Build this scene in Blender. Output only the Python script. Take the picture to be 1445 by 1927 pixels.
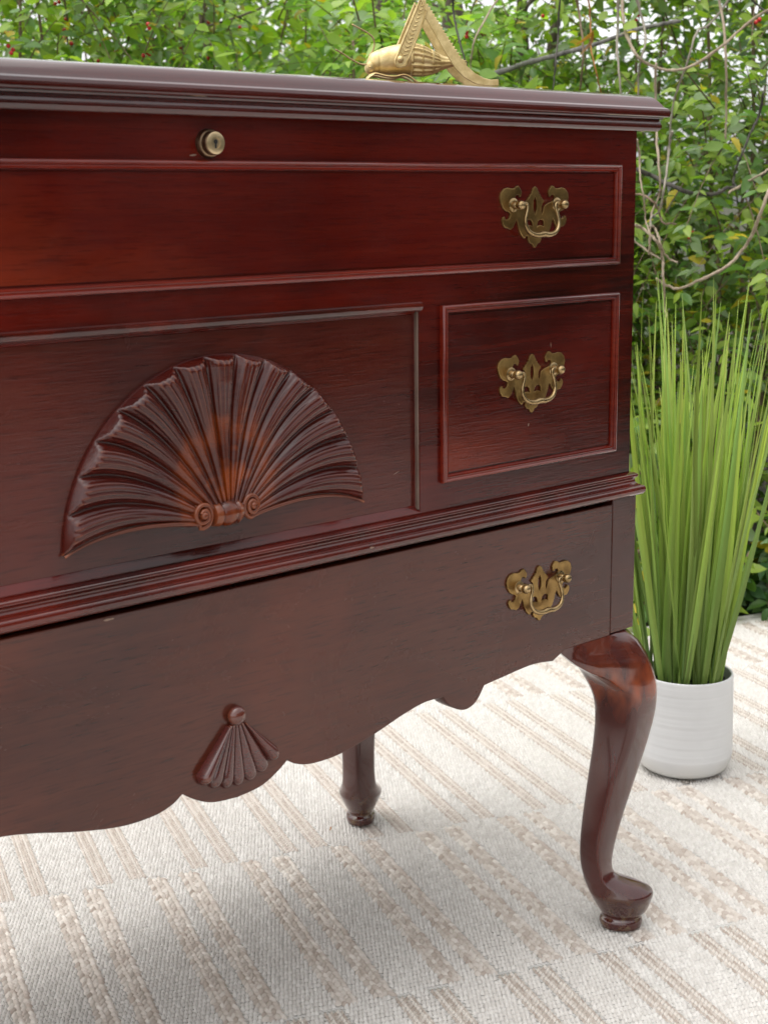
import bpy, bmesh, math, random
import numpy as np
from mathutils import Vector, Matrix
R = math.radians
rnd = random.Random(7)
rng = np.random.default_rng(11)
sc = bpy.context.scene
C = sc.collection
for o in list(bpy.data.objects):
    bpy.data.objects.remove(o)

# ------------------------------------------------------------------ camera
YAW, PITCH, ROLL, FPX = 0.7337, -0.2069, -0.0113, 2802.36
cf = Vector((math.sin(YAW)*math.cos(PITCH), math.cos(YAW)*math.cos(PITCH), math.sin(PITCH)))
r0 = Vector((math.cos(YAW), -math.sin(YAW), 0)); u0 = r0.cross(cf)
cr = math.cos(ROLL)*r0 + math.sin(ROLL)*u0; cu = cr.cross(cf)
CAMP = Vector((-0.7133, -0.9957, 0.8112))
cam = bpy.data.cameras.new('camera'); camo = bpy.data.objects.new('camera', cam); C.objects.link(camo)
camo.matrix_world = Matrix(((cr.x, cu.x, -cf.x, CAMP.x), (cr.y, cu.y, -cf.y, CAMP.y), (cr.z, cu.z, -cf.z, CAMP.z), (0, 0, 0, 1)))
cam.sensor_fit = 'VERTICAL'; cam.sensor_height = 24.0; cam.lens = FPX/1927*24.0
cam.clip_start = 0.05; cam.clip_end = 400
cam.dof.use_dof = True; cam.dof.focus_distance = 1.55; cam.dof.aperture_fstop = 9.5
sc.camera = camo

# ------------------------------------------------------------------ world, sun, exposure
SUN_EL, SUN_AZ = R(74), R(-62)          # azimuth from +Y towards +X: the sun stands behind and left of the chest
w = bpy.data.worlds.new('World'); sc.world = w; w.use_nodes = True
nt = w.node_tree; nt.nodes.clear()
sky = nt.nodes.new('ShaderNodeTexSky'); sky.sky_type = 'NISHITA'; sky.sun_disc = False
sky.sun_elevation = SUN_EL; sky.sun_rotation = SUN_AZ; sky.air_density = 1.0; sky.dust_density = 3.0; sky.ozone_density = 1.0
hs = nt.nodes.new('ShaderNodeHueSaturation'); hs.inputs['Saturation'].default_value = 0.07
bg = nt.nodes.new('ShaderNodeBackground'); bg.inputs['Strength'].default_value = 0.15
wo = nt.nodes.new('ShaderNodeOutputWorld')
nt.links.new(sky.outputs[0], hs.inputs['Color']); nt.links.new(hs.outputs[0], bg.inputs['Color']); nt.links.new(bg.outputs[0], wo.inputs['Surface'])
sl = bpy.data.lights.new('sun', 'SUN'); sl.energy = 0.5; sl.angle = R(90); sl.color = (1, .96, .9)
so = bpy.data.objects.new('sun', sl); C.objects.link(so)
sd = Vector((math.sin(SUN_AZ)*math.cos(SUN_EL), math.cos(SUN_AZ)*math.cos(SUN_EL), math.sin(SUN_EL)))
so.rotation_euler = (-sd).to_track_quat('-Z', 'Y').to_euler()
so.location = (0, 0, 5)
sc.view_settings.view_transform = 'Standard'; sc.view_settings.look = 'None'
sc.view_settings.exposure = 1.25; sc.view_settings.gamma = 1.0
sc.cycles.max_bounces = 8; sc.cycles.transparent_max_bounces = 8

GZ = -0.007                              # top of the rug; everything stands on it

# ------------------------------------------------------------------ mesh helpers
def V(*a): return Vector(a)
class MB:
    def __init__(s): s.v = []; s.f = []; s.smooth = True
    def add(s, vs, fs):
        k = len(s.v); s.v += [tuple(p) for p in vs]; s.f += [tuple(i+k for i in f) for f in fs]; return s
    def box(s, a, b):
        (x0, y0, z0), (x1, y1, z1) = a, b
        return s.add([(x0,y0,z0),(x1,y0,z0),(x1,y1,z0),(x0,y1,z0),(x0,y0,z1),(x1,y0,z1),(x1,y1,z1),(x0,y1,z1)],
                     [(3,2,1,0),(4,5,6,7),(0,1,5,4),(1,2,6,5),(2,3,7,6),(3,0,4,7)])
    def grid(s, rows, closed=False, caps=False):
        n = len(rows[0]); vs = [p for r in rows for p in r]; fs = []
        for i in range(len(rows)-1):
            for j in range(n if closed else n-1):
                k = (j+1) % n
                fs.append((i*n+j, i*n+k, (i+1)*n+k, (i+1)*n+j))
        if caps:
            fs.append(tuple(range(n-1, -1, -1))); fs.append(tuple((len(rows)-1)*n+j for j in range(n)))
        return s.add(vs, fs)
    def tube(s, pts, rad, n=8, flat=1.0, up=None):
        pts = [Vector(p) for p in pts]
        if not hasattr(rad, '__len__'): rad = [rad]*len(pts)
        rows = []; ref = Vector(up) if up else None
        for i, p in enumerate(pts):
            t = (pts[min(i+1, len(pts)-1)] - pts[max(i-1, 0)]).normalized()
            if ref is None:
                ref = t.orthogonal().normalized()
            b = t.cross(ref)
            if b.length < 1e-5: b = t.orthogonal()
            b.normalize(); a = b.cross(t).normalized()
            if not up: ref = a
            rows.append([p + (a*math.cos(2*math.pi*k/n)*flat + b*math.sin(2*math.pi*k/n))*rad[i] for k in range(n)])
        return s.grid(rows, True, True)
    def lathe(s, prof, c=(0,0,0), n=32, axis='Z', caps=False):
        rows = []
        for r, h in prof:
            row = []
            for k in range(n):
                a = 2*math.pi*k/n; x, y = r*math.cos(a), r*math.sin(a)
                p = (x, y, h) if axis == 'Z' else ((x, h, -y) if axis == 'Y' else (h, x, y))
                row.append((p[0]+c[0], p[1]+c[1], p[2]+c[2]))
            rows.append(row)
        return s.grid(rows, True, caps)
    def ball(s, c, r, n=12, m=8, sc_=(1,1,1)):
        return s.lathe_scaled(c, r, n, m, sc_)
    def lathe_scaled(s, c, r, n, m, sc_):
        rows = []
        for i in range(m+1):
            t = math.pi*i/m; rr = max(math.sin(t), 1e-3)
            rows.append([(c[0]+r*sc_[0]*rr*math.cos(2*math.pi*k/n), c[1]+r*sc_[1]*rr*math.sin(2*math.pi*k/n), c[2]-r*sc_[2]*math.cos(t)) for k in range(n)])
        return s.grid(rows, True, True)
    def mesh(s, name, mat, sharp=35):
        me = bpy.data.meshes.new(name); me.from_pydata(s.v, [], s.f); me.update()
        bm = bmesh.new(); bm.from_mesh(me); bmesh.ops.recalc_face_normals(bm, faces=bm.faces); bm.to_mesh(me); bm.free()
        if mat: me.materials.append(mat)
        me.shade_smooth()
        if sharp: me.set_sharp_from_angle(angle=R(sharp))
        return me
    def build(s, name, mat, parent=None, sharp=35, bevel=0):
        o = bpy.data.objects.new(name, s.mesh(name, mat, sharp)); C.objects.link(o)
        if parent is not None: o.parent = parent
        if bevel:
            m = o.modifiers.new('bevel', 'BEVEL'); m.width = bevel; m.segments = 2; m.limit_method = 'ANGLE'; m.angle_limit = R(40)
        return o

def catmull(pts, k=8):
    pts = [Vector(p) for p in pts]; out = []
    for i in range(len(pts)-1):
        p0 = pts[max(i-1, 0)]; p1 = pts[i]; p2 = pts[i+1]; p3 = pts[min(i+2, len(pts)-1)]
        for j in range(k):
            t = j/k
            out.append(0.5*((2*p1) + (p2-p0)*t + (2*p0-5*p1+4*p2-p3)*t*t + (3*p1-p0-3*p2+p3)*t**3))
    out.append(pts[-1]); return out

def plate(name, loops, y0, thick, bevel, mat, parent=None, frame=None):
    """flat board cut to an outline in x,z with holes; front face at y0, going back by thick"""
    cu_ = bpy.data.curves.new(name+'_c', 'CURVE'); cu_.dimensions = '2D'; cu_.fill_mode = 'BOTH'
    for L in loops:
        sp = cu_.splines.new('POLY'); sp.points.add(len(L)-1); sp.use_cyclic_u = True
        for p, q in zip(sp.points, L): p.co = (q[0], q[1], 0, 1)
    cu_.extrude = thick/2 - bevel; cu_.bevel_depth = bevel; cu_.bevel_resolution = 1; cu_.offset = -bevel
    ob = bpy.data.objects.new(name+'_c', cu_); C.objects.link(ob)
    me = bpy.data.meshes.new_from_object(ob.evaluated_get(bpy.context.evaluated_depsgraph_get()))
    bpy.data.objects.remove(ob); bpy.data.curves.remove(cu_)
    M = Matrix(((1,0,0,0),(0,0,-1,y0+thick/2),(0,1,0,0),(0,0,0,1)))
    if frame is not None: M = frame @ M
    me.transform(M); me.name = name; me.materials.clear(); me.materials.append(mat)
    me.shade_smooth(); me.set_sharp_from_angle(angle=R(30))
    o = bpy.data.objects.new(name, me); C.objects.link(o)
    if parent is not None: o.parent = parent
    return o

def thing(name, label, cat, loc=(0,0,0), rz=0, group=None):
    o = bpy.data.objects.new(name, None); C.objects.link(o); o.empty_display_size = .05
    o.location = loc; o.rotation_euler = (0,0,rz); o['label'] = label; o['category'] = cat
    if group: o['group'] = group
    return o
def tag(o, label, cat, group=None):
    o['label'] = label; o['category'] = cat
    if group: o['group'] = group
    return o
def inst(name, me, parent, M=None):
    o = bpy.data.objects.new(name, me); C.objects.link(o); o.parent = parent
    if M is not None: o.matrix_local = M
    return o

# ------------------------------------------------------------------ materials
class NT:
    def __init__(s, name):
        s.m = bpy.data.materials.new(name); s.m.use_nodes = True; s.t = s.m.node_tree; s.t.nodes.clear()
        s.out = s.t.nodes.new('ShaderNodeOutputMaterial')
    def n(s, typ, props=None, **ins):
        nd = s.t.nodes.new('ShaderNode'+typ)
        for k, v in (props or {}).items(): setattr(nd, k, v)
        for k, v in ins.items():
            k = k.replace('_', ' ')
            sock = nd.inputs[int(k[1:])] if k[0] == 'i' and k[1:].isdigit() else nd.inputs[k]
            if isinstance(v, bpy.types.NodeSocket): s.t.links.new(v, sock)
            else: sock.default_value = v
        return nd
    def ramp(s, fac, stops):
        nd = s.n('ValToRGB', None, Fac=fac); cr_ = nd.color_ramp
        while len(cr_.elements) < len(stops): cr_.elements.new(.5)
        for e, (p, c) in zip(cr_.elements, stops):
            e.position = p; e.color = (*c, 1) if len(c) == 3 else c
        return nd.outputs[0]
    def mix(s, fac, a, b, bt='MIX'):
        nd = s.t.nodes.new('ShaderNodeMix'); nd.data_type = 'RGBA'; nd.blend_type = bt
        for sock, v in ((nd.inputs[0], fac), (nd.inputs[6], a), (nd.inputs[7], b)):
            if isinstance(v, bpy.types.NodeSocket): s.t.links.new(v, sock)
            else: sock.default_value = v if not isinstance(v, tuple) or len(v) == 4 else (*v, 1)
        return nd.outputs[2]
    def math(s, op, a, b=0.0):
        nd = s.t.nodes.new('ShaderNodeMath'); nd.operation = op
        for sock, v in ((nd.inputs[0], a), (nd.inputs[1], b)):
            if isinstance(v, bpy.types.NodeSocket): s.t.links.new(v, sock)
            else: sock.default_value = v
        return nd.outputs[0]
    def coords(s, scale, which='Object'):
        tc = s.n('TexCoord'); mp = s.n('Mapping', None, Vector=tc.outputs[which]); mp.inputs['Scale'].default_value = scale
        return mp.outputs[0]
    def noise(s, vec, scale=1.0, detail=4.0, rough=.55, dist=0.0):
        return s.n('TexNoise', None, Vector=vec, Scale=scale, Detail=detail, Roughness=rough, Distortion=dist).outputs[0]
    def fin(s, surf):
        s.t.links.new(surf, s.out.inputs['Surface']); return s.m

def wood(name, dark, red, bright, grain=(6, 50, 130), pores=(38, 300, 520), rough=.3, coat=.35, blotch=2.6, tone=None, worn=False, pore_amt=.30, grain_amt=.25, spec=.5, cior=1.5):
    t = NT(name)
    big = t.noise(t.coords((1,1,1)), blotch, 3, .5, .6)
    gr = t.noise(t.coords(grain), 1.0, 5, .6, .4)
    po = t.noise(t.coords(pores), 1.0, 3, .6)
    base = t.mix(t.ramp(big, [(.38, (0,0,0)), (.62, (1,1,1))]), dark, red)
    base = t.mix(t.math('MULTIPLY', t.ramp(gr, [(.40, (0,0,0)), (.75, (1,1,1))]), grain_amt), base, bright)
    if tone: base = tone(t, base)
    base = t.mix(t.math('MULTIPLY', t.ramp(po, [(.52, (0,0,0)), (.68, (1,1,1))]), pore_amt), base, tuple(c*.35 for c in dark))
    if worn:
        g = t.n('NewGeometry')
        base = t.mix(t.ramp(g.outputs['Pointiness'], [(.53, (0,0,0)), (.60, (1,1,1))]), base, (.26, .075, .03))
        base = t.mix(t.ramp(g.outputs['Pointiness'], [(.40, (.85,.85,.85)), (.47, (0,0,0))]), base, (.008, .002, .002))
    smu = t.noise(t.coords((1,1,1.4)), 5.5, 6, .68, .8)
    ro = t.n('MapRange', None, Value=smu, i1=.35, i2=.68, i3=rough*.6, i4=rough*1.6).outputs[0]
    bm = t.n('Bump', None, Strength=.10, Distance=.0012, Height=t.math('ADD', po, t.math('MULTIPLY', gr, .6)))
    p = t.n('BsdfPrincipled', None, Base_Color=base, Roughness=ro, Normal=bm.outputs[0], Coat_Weight=coat, Coat_Roughness=.08, Coat_IOR=cior)
    p.inputs['Specular IOR Level'].default_value = spec
    return t.fin(p.outputs[0])

DK, RD, BR = (.014, .0009, .0008), (.098, .0046, .0022), (.20, .017, .005)
M_CASE = wood('mahogany_case', DK, RD, BR, rough=.17, coat=.12, spec=.4)
M_LID = wood('mahogany_lid', (.018, .0012, .0012), (.065, .0042, .003), (.11, .013, .005), rough=.10, coat=.8, cior=1.5)
M_APRON = wood('mahogany_apron', (.042, .008, .0045), (.100, .019, .008), (.14, .036, .016), rough=.22, coat=.22, spec=.42, pore_amt=.5)
M_TRIM = wood('mahogany_trim', (.07, .004, .0022), (.18, .012, .0045), (.32, .042, .011), rough=.12, coat=.35, cior=1.5)
M_WAIST = wood('mahogany_waist', (.016, .0014, .0012), (.10, .0075, .003), (.17, .022, .007), rough=.11, coat=.5, blotch=7, cior=1.5)
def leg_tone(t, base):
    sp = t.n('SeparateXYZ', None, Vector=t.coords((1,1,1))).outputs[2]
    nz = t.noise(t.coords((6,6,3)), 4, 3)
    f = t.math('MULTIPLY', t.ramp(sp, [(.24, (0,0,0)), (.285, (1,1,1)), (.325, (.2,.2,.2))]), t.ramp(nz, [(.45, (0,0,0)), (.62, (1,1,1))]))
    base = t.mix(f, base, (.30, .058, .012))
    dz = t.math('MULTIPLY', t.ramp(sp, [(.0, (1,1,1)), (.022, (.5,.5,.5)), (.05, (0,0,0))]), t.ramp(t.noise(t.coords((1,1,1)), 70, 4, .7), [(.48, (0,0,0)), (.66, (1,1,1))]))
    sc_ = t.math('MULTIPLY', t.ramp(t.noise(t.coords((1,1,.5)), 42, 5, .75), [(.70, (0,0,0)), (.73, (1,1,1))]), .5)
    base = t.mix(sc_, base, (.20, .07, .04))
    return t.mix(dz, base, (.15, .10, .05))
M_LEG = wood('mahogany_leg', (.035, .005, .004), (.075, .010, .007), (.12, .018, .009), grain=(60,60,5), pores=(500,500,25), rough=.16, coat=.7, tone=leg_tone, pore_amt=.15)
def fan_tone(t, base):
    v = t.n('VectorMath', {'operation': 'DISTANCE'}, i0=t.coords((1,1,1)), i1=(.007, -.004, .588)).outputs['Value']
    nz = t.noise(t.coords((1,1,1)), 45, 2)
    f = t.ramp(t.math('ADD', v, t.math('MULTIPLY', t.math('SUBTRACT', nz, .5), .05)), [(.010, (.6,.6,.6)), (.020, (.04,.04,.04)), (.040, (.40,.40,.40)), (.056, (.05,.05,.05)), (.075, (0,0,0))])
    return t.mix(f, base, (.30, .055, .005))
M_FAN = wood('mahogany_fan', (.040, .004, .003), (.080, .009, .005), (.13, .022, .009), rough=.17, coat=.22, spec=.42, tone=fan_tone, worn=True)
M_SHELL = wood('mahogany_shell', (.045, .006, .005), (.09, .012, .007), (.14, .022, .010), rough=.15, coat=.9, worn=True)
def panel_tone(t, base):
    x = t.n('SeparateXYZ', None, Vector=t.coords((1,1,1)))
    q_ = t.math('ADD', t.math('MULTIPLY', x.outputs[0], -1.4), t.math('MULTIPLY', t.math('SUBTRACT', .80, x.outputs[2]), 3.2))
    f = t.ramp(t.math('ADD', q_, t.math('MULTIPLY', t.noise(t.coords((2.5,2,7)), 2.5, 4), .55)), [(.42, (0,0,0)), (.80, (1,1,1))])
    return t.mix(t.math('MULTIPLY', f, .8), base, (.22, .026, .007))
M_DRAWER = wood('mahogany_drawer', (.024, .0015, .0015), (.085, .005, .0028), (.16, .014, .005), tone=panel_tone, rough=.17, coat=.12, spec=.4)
M_PANEL = wood('mahogany_panel', (.036, .006, .005), (.085, .012, .007), (.13, .026, .012), rough=.20, coat=.15, spec=.4, pore_amt=.4)
M_SCAR = NT('bare_wood_scuff'); M_SCAR = M_SCAR.fin(M_SCAR.n('BsdfPrincipled', None, Base_Color=(.24, .15, .11, 1), Roughness=.7).outputs[0])

def brass(name, a, b, rough, metal=1.0, sc_=60):
    t = NT(name)
    oi_ = t.n('ObjectInfo'); nz = t.n('TexNoise', {'noise_dimensions': '4D'}, Vector=t.coords((1,1,1)), W=t.math('MULTIPLY', oi_.outputs['Random'], 37.0), Scale=sc_, Detail=6, Roughness=.65).outputs[0]
    sm = t.noise(t.coords((1,1,1)), sc_*7, 3, .6)
    base = t.mix(t.ramp(nz, [(.35, (0,0,0)), (.68, (1,1,1))]), a, b)
    g = t.n('NewGeometry')
    base = t.mix(t.ramp(g.outputs['Pointiness'], [(.41, (.8,.8,.8)), (.48, (0,0,0))]), base, tuple(c*.22 for c in a))
    bm = t.n('Bump', None, Strength=.15, Distance=.0008, Height=t.math('ADD', nz, sm))
    p = t.n('BsdfPrincipled', None, Base_Color=base, Roughness=t.n('MapRange', None, Value=nz, i3=rough*.75, i4=rough*1.3).outputs[0], Metallic=metal, Normal=bm.outputs[0])
    return t.fin(p.outputs[0])
M_BRASS = brass('tarnished_brass', (.17, .10, .035), (.46, .29, .105), .33, .95)
M_BAIL = brass('worn_brass', (.26, .175, .08), (.50, .36, .19), .27, 1.0)
M_LOCK = brass('lock_brass', (.60, .44, .24), (.75, .58, .36), .30, .95, 120)
M_LOCKD = brass('lock_collar_brass', (.16, .10, .06), (.26, .18, .11), .35, .95, 120)
M_HOPPER = brass('polished_brass', (.50, .37, .15), (.80, .64, .33), .45, .6, 110)
M_BLACK = NT('keyhole_black'); M_BLACK = M_BLACK.fin(M_BLACK.n('BsdfPrincipled', None, Base_Color=(.006,.005,.005,1), Roughness=.6).outputs[0])

# ------------------------------------------------------------------ the setting
def ground_mat():
    t = NT('leaf_litter_ground'); v = t.coords((1,1,1))
    a = t.noise(v, 3, 6, .6); b = t.noise(v, 38, 5, .7)
    col = t.mix(t.ramp(b, [(.35, (0,0,0)), (.7, (1,1,1))]), (.016, .013, .008), (.065, .048, .026))
    col = t.mix(t.ramp(a, [(.45, (0,0,0)), (.6, (1,1,1))]), col, (.030, .050, .012))
    bm = t.n('Bump', None, Strength=.8, Distance=.02, Height=b)
    return t.fin(t.n('BsdfPrincipled', None, Base_Color=col, Roughness=.95, Normal=bm.outputs[0]).outputs[0])
g = MB()
N_ = 40
pts = [[(-120+240*i/N_, -120+240*j/N_, GZ-.016) for i in range(N_+1)] for j in range(N_+1)]
g.grid(pts); go = g.build('ground', ground_mat(), None, 0); go['kind'] = 'structure'

# ------------------------------------------------------------------ rug
RA = R(-20.8)
RU = Vector((math.cos(RA), math.sin(RA), 0)); RV = Vector((RU.y, -RU.x, 0))     # u across the stripes, v along them (towards the camera)
RM = Matrix(((RU.x, RV.x, 0, 0), (RU.y, RV.y, 0, 0), (0, 0, 1, GZ), (0, 0, 0, 1)))
rug = thing('rug', 'pale ivory flatweave outdoor rug with staggered beige braided stripes under the chest', 'rug', (0, 0, GZ - .012))
U0, U1, V0, V1 = -1.9, 3.4, -1.205, 2.9
def rug_edge(u): return V0 - .016*math.sin(u*5.2+1.1) - .010*math.sin(u*13)
def yarn(name, ca, cb, cc, bump=True):
    t = NT(name); v = t.coords((1,1,1))
    at = t.n('Attribute', {'attribute_name': 'tint'}); a = t.n('SeparateColor', None, Color=at.outputs['Color']).outputs[0]
    nz = t.noise(v, 4, 3); fib = t.noise(t.coords((700, 900, 700)), 1, 3, .6)
    col = t.mix(a, ca, cb); col = t.mix(t.math('MULTIPLY', t.ramp(nz, [(.4, (0,0,0)), (.65, (1,1,1))]), .35), col, cc)
    bm = t.n('Bump', None, Strength=.35, Distance=.0006, Height=fib)
    return t.fin(t.n('BsdfPrincipled', None, Base_Color=col, Roughness=.85, Normal=bm.outputs[0]).outputs[0])
M_YARN = yarn('ivory_yarn', (.57, .54, .505), (.69, .665, .63), (.60, .56, .52))
M_BEIGE = yarn('beige_yarn', (.40, .335, .285), (.66, .61, .555), (.50, .435, .39))
def backing_mat():
    t = NT('rug_backing'); 
    tc = t.n('TexCoord'); mp = t.n('Mapping', {'vector_type': 'POINT'}, Vector=tc.outputs['Object'])
    mp.inputs['Rotation'].default_value = (0, 0, -RA)
    sx = t.n('SeparateXYZ', None, Vector=mp.outputs[0])
    wv = t.math('SINE', t.math('MULTIPLY', sx.outputs[1], 2*math.pi/.0075))
    wu = t.math('SINE', t.math('ADD', t.math('MULTIPLY', sx.outputs[0], 2*math.pi/.0046), t.math('MULTIPLY', sx.outputs[1], 420)))
    h = t.math('ADD', wv, t.math('MULTIPLY', wu, .6))
    bm = t.n('Bump', None, Strength=.7, Distance=.002, Height=h)
    col = t.mix(t.ramp(t.noise(t.coords((1,1,1)), 6, 3), [(.4,(0,0,0)),(.6,(1,1,1))]), (.54,.525,.50), (.62,.60,.57))
    return t.fin(t.n('BsdfPrincipled', None, Base_Color=col, Roughness=.9, Normal=bm.outputs[0]).outputs[0])
b = MB(); top = []; bot = []
nu = 90
for i in range(nu+1):
    u = U0+(U1-U0)*i/nu
    top.append(u)
vs = []
rowA = [RU*u + RV*rug_edge(u) + V(0,0,GZ-.0050) for u in top]
rowB = [RU*u + RV*V1 + V(0,0,GZ-.0050) for u in top]
rowAb = [p - V(0,0,.0075) for p in rowA]; rowBb = [p - V(0,0,.0075) for p in rowB]
b.grid([rowAb, rowA, rowB, rowBb])
bk = b.build('backing', backing_mat(), None, 30); 
def rugpart(o):                                  # rug parts are modelled in world space
    o.parent = rug; o.matrix_parent_inverse = Matrix.Translation((0,0,-(GZ-.012))); return o
rugpart(bk)
e = MB(); ep = [RU*u + RV*(rug_edge(u)-.001) + V(0,0,GZ-.003) for u in [U0+(U1-U0)*i/260 for i in range(261)]]
e.tube(ep, .0052, 8); rugpart(e.build('edge_binding', M_YARN, None, 60))

BR_W, WV_W = .0112, .0105
def stripes():
    out = []
    for k in range(-6, 22):
        cbr = -.059 + .1197*k; cwv = .0 + .1197*k
        for s in (-.0203, .0203):
            out.append(('b', cbr+s, -.5235, -.150)); out.append(('w', cwv+s, -.953, -.531))
            out.append(('w', cwv+s, -.1455, .2300)); out.append(('B', cbr+s, -1.185, -.960)); out.append(('b', cbr+s, .236, .6095))
    return out
ST = stripes()
POLY = [(-.80, -1.22), (-.80, .61), (1.25, .61), (1.95, -.2), (1.95, -1.22)]
def inpoly(u, v):
    r = False; n = len(POLY); j = n-1
    for i in range(n):
        (xi, yi), (xj, yj) = POLY[i], POLY[j]
        if (yi > v) != (yj > v) and u < (xj-xi)*(v-yi)/(yj-yi)+xi: r = not r
        j = i
    return r

def lozenges(P, A, B, hgt, tint, name, mat, raised=0.0):
    """many small yarn loops in one mesh. P centres (n,3), A half-length vectors, B half-width vectors, hgt heights, tint 0..1"""
    n = len(P); Z = np.array([0, 0, 1.0])
    H = hgt[:, None]*Z
    T = np.stack([P-A, P-A*.42-B, P-A*.42+H*.92, P-A*.42+B, P+A*.42-B, P+A*.42+H, P+A*.42+B, P+A], 1)
    F0 = np.array([(0,2,1),(0,3,2),(1,2,5),(1,5,4),(2,3,6),(2,6,5),(4,5,7),(5,6,7)])
    F0 = F0[:, ::-1]
    Vv = T.reshape(-1, 3); F = (F0[None] + 8*np.arange(n)[:, None, None]).reshape(-1, 3)
    me = bpy.data.meshes.new(name)
    me.vertices.add(len(Vv)); me.vertices.foreach_set('co', Vv.astype(np.float32).ravel())
    me.loops.add(F.size); me.loops.foreach_set('vertex_index', F.astype(np.int32).ravel())
    me.polygons.add(len(F)); me.polygons.foreach_set('loop_start', np.arange(0, F.size, 3, dtype=np.int32)); me.polygons.foreach_set('loop_total', np.full(len(F), 3, np.int32))
    me.update(calc_edges=True); me.validate()
    at = me.attributes.new('tint', 'FLOAT_COLOR', 'POINT')
    c = np.repeat(tint, 8); col = np.stack([c, c, c, np.ones_like(c)], 1).astype(np.float32); at.data.foreach_set('color', col.ravel())
    me.materials.append(mat); me.shade_smooth(); return me

def rug_weave():
    pv, pu = .0075, .0047
    us, vs_ = [], []
    rows = np.arange(-1.235, .61, pv)
    ctr = {}
    for s in ST: ctr.setdefault((s[2], s[3]), []).append(s)
    for ir, v in enumerate(rows):
        lo = [u for u in np.arange(-.80, 1.96, .02) if inpoly(u, max(v, -1.2))]
        if not lo: continue
        uu = np.arange(min(lo), max(lo), pu) + (ir % 2)*pu*.5
        keep = np.ones(len(uu), bool)
        for (a, c), L in ctr.items():
            if a-.002 < v < c+.002:
                for s in L:
                    keep &= np.abs(uu - s[1]) > (BR_W if s[0] != 'w' else WV_W) + .0016
        uu = uu[keep]
        ok = np.array([v > rug_edge(x)+.004 for x in uu], bool) if v < -1.15 else np.ones(len(uu), bool)
        uu = uu[ok]; us.append(uu); vs_.append(np.full(len(uu), v))
    u = np.concatenate(us); v = np.concatenate(vs_); n = len(u)
    u = u + rng.normal(0, .00035, n); v = v + rng.normal(0, .0004, n) + .0006*np.sin(u*90+v*37)
    ang = -.42 + rng.normal(0, .10, n)
    ru = np.array(RU); rv = np.array(RV)
    P = u[:, None]*ru + v[:, None]*rv; P[:, 2] = GZ-.0050 + rng.normal(0, .00015, n)
    L = .0031*(1+rng.normal(0, .08, n)); W_ = .0026*(1+rng.normal(0, .08, n))
    d = np.cos(ang)[:, None]*ru + np.sin(ang)[:, None]*rv; e_ = -np.sin(ang)[:, None]*ru + np.cos(ang)[:, None]*rv
    return lozenges(P, d*L[:, None], e_*W_[:, None], .0043*(1+rng.normal(0, .1, n)), rng.random(n), 'weave', M_YARN)
wm = rug_weave(); wo_ = bpy.data.objects.new('weave', wm); C.objects.link(wo_); rugpart(wo_); wo_['kind'] = 'stuff'

def braid_mesh(length, seed):
    r_ = np.random.default_rng(seed); P = []; A = []; B = []; H = []; T = []
    step = .0088
    for j, uo in enumerate((-.0084, -.0028, .0028, .0084)):
        for i in range(int(length/step)):
            v = step*(i+.5+(.5 if j in (1, 3) else 0)) 
            if v > length-.003: continue
            a = (.40 if j % 2 else -.40) + r_.normal(0, .16)
            P.append((uo+r_.normal(0, .0004), v+r_.normal(0, .0006), 0)); l = .0069*(1+r_.normal(0, .1)); w_ = .0036*(1+r_.normal(0, .12))
            A.append((math.sin(a)*l, math.cos(a)*l, 0)); B.append((math.cos(a)*w_, -math.sin(a)*w_, 0)); H.append(.0038*(1+r_.normal(0, .1))); T.append(min(1, max(0, r_.normal(.5, .3))))
    A_, B_ = np.array(A), np.array(B)
    return lozenges(np.array(P), A_, -B_, np.array(H), np.array(T), 'braided_stripe', M_BEIGE)
def woven_mesh(length, seed):
    r_ = np.random.default_rng(seed); P = []; A = []; B = []; H = []; T = []
    step = .0062
    for i in range(int(length/step)):
        v = step*(i+.5)
        for j, uo in enumerate((-.0085, -.0051, -.0017, .0017, .0051, .0085)):
            beige = j in (0, 2, 3, 5)
            t = min(.75, max(0, r_.normal(.33, .22))) if beige else 1.0
            vv = v + (step*.5 if j % 2 else 0)
            P.append((uo, vv, -.0004)); l = .0036 if beige else .0024; w_ = .0020*(1+r_.normal(0, .1))
            A.append((0, l, 0)); B.append((w_, 0, 0)); H.append((.0032 if beige else .0040)*(1+r_.normal(0, .1))); T.append(t)
    return lozenges(np.array(P), np.array(A), -np.array(B), np.array(H), np.array(T), 'woven_stripe', M_BEIGE)
BM = {'b': [braid_mesh(.3735, i) for i in range(3)], 'B': [braid_mesh(.225, 9)], 'w': [woven_mesh(.3735, 4), woven_mesh(.422, 5)]}
for kind, u, va, vb in ST:
    if not any(inpoly(u, va+(vb-va)*k/8) for k in range(9)): continue
    me = BM[kind][0 if kind == 'B' else (1 if vb-va > .4 else 0) if kind == 'w' else rnd.randrange(3)]
    p = RU*u + RV*va
    M = Matrix(((RU.x, RV.x, 0, p.x), (RU.y, RV.y, 0, p.y), (0, 0, 1, GZ-.0048), (0, 0, 0, 1)))
    o = bpy.data.objects.new('woven_stripe' if kind == 'w' else 'braided_stripe', me); C.objects.link(o)
    o.parent = rug; o.matrix_parent_inverse = Matrix.Translation((0,0,-(GZ-.012))); o.matrix_basis = M

# ------------------------------------------------------------------ chest
W, D = .54, .424
chest = thing('chest', 'large dark mahogany chest with carved fan panel, brass pulls and curved legs on the rug', 'chest', (0, 0, GZ))
def cp(o):
    o.parent = chest; o.matrix_parent_inverse = Matrix.Translation((0, 0, -GZ)); return o
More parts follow.
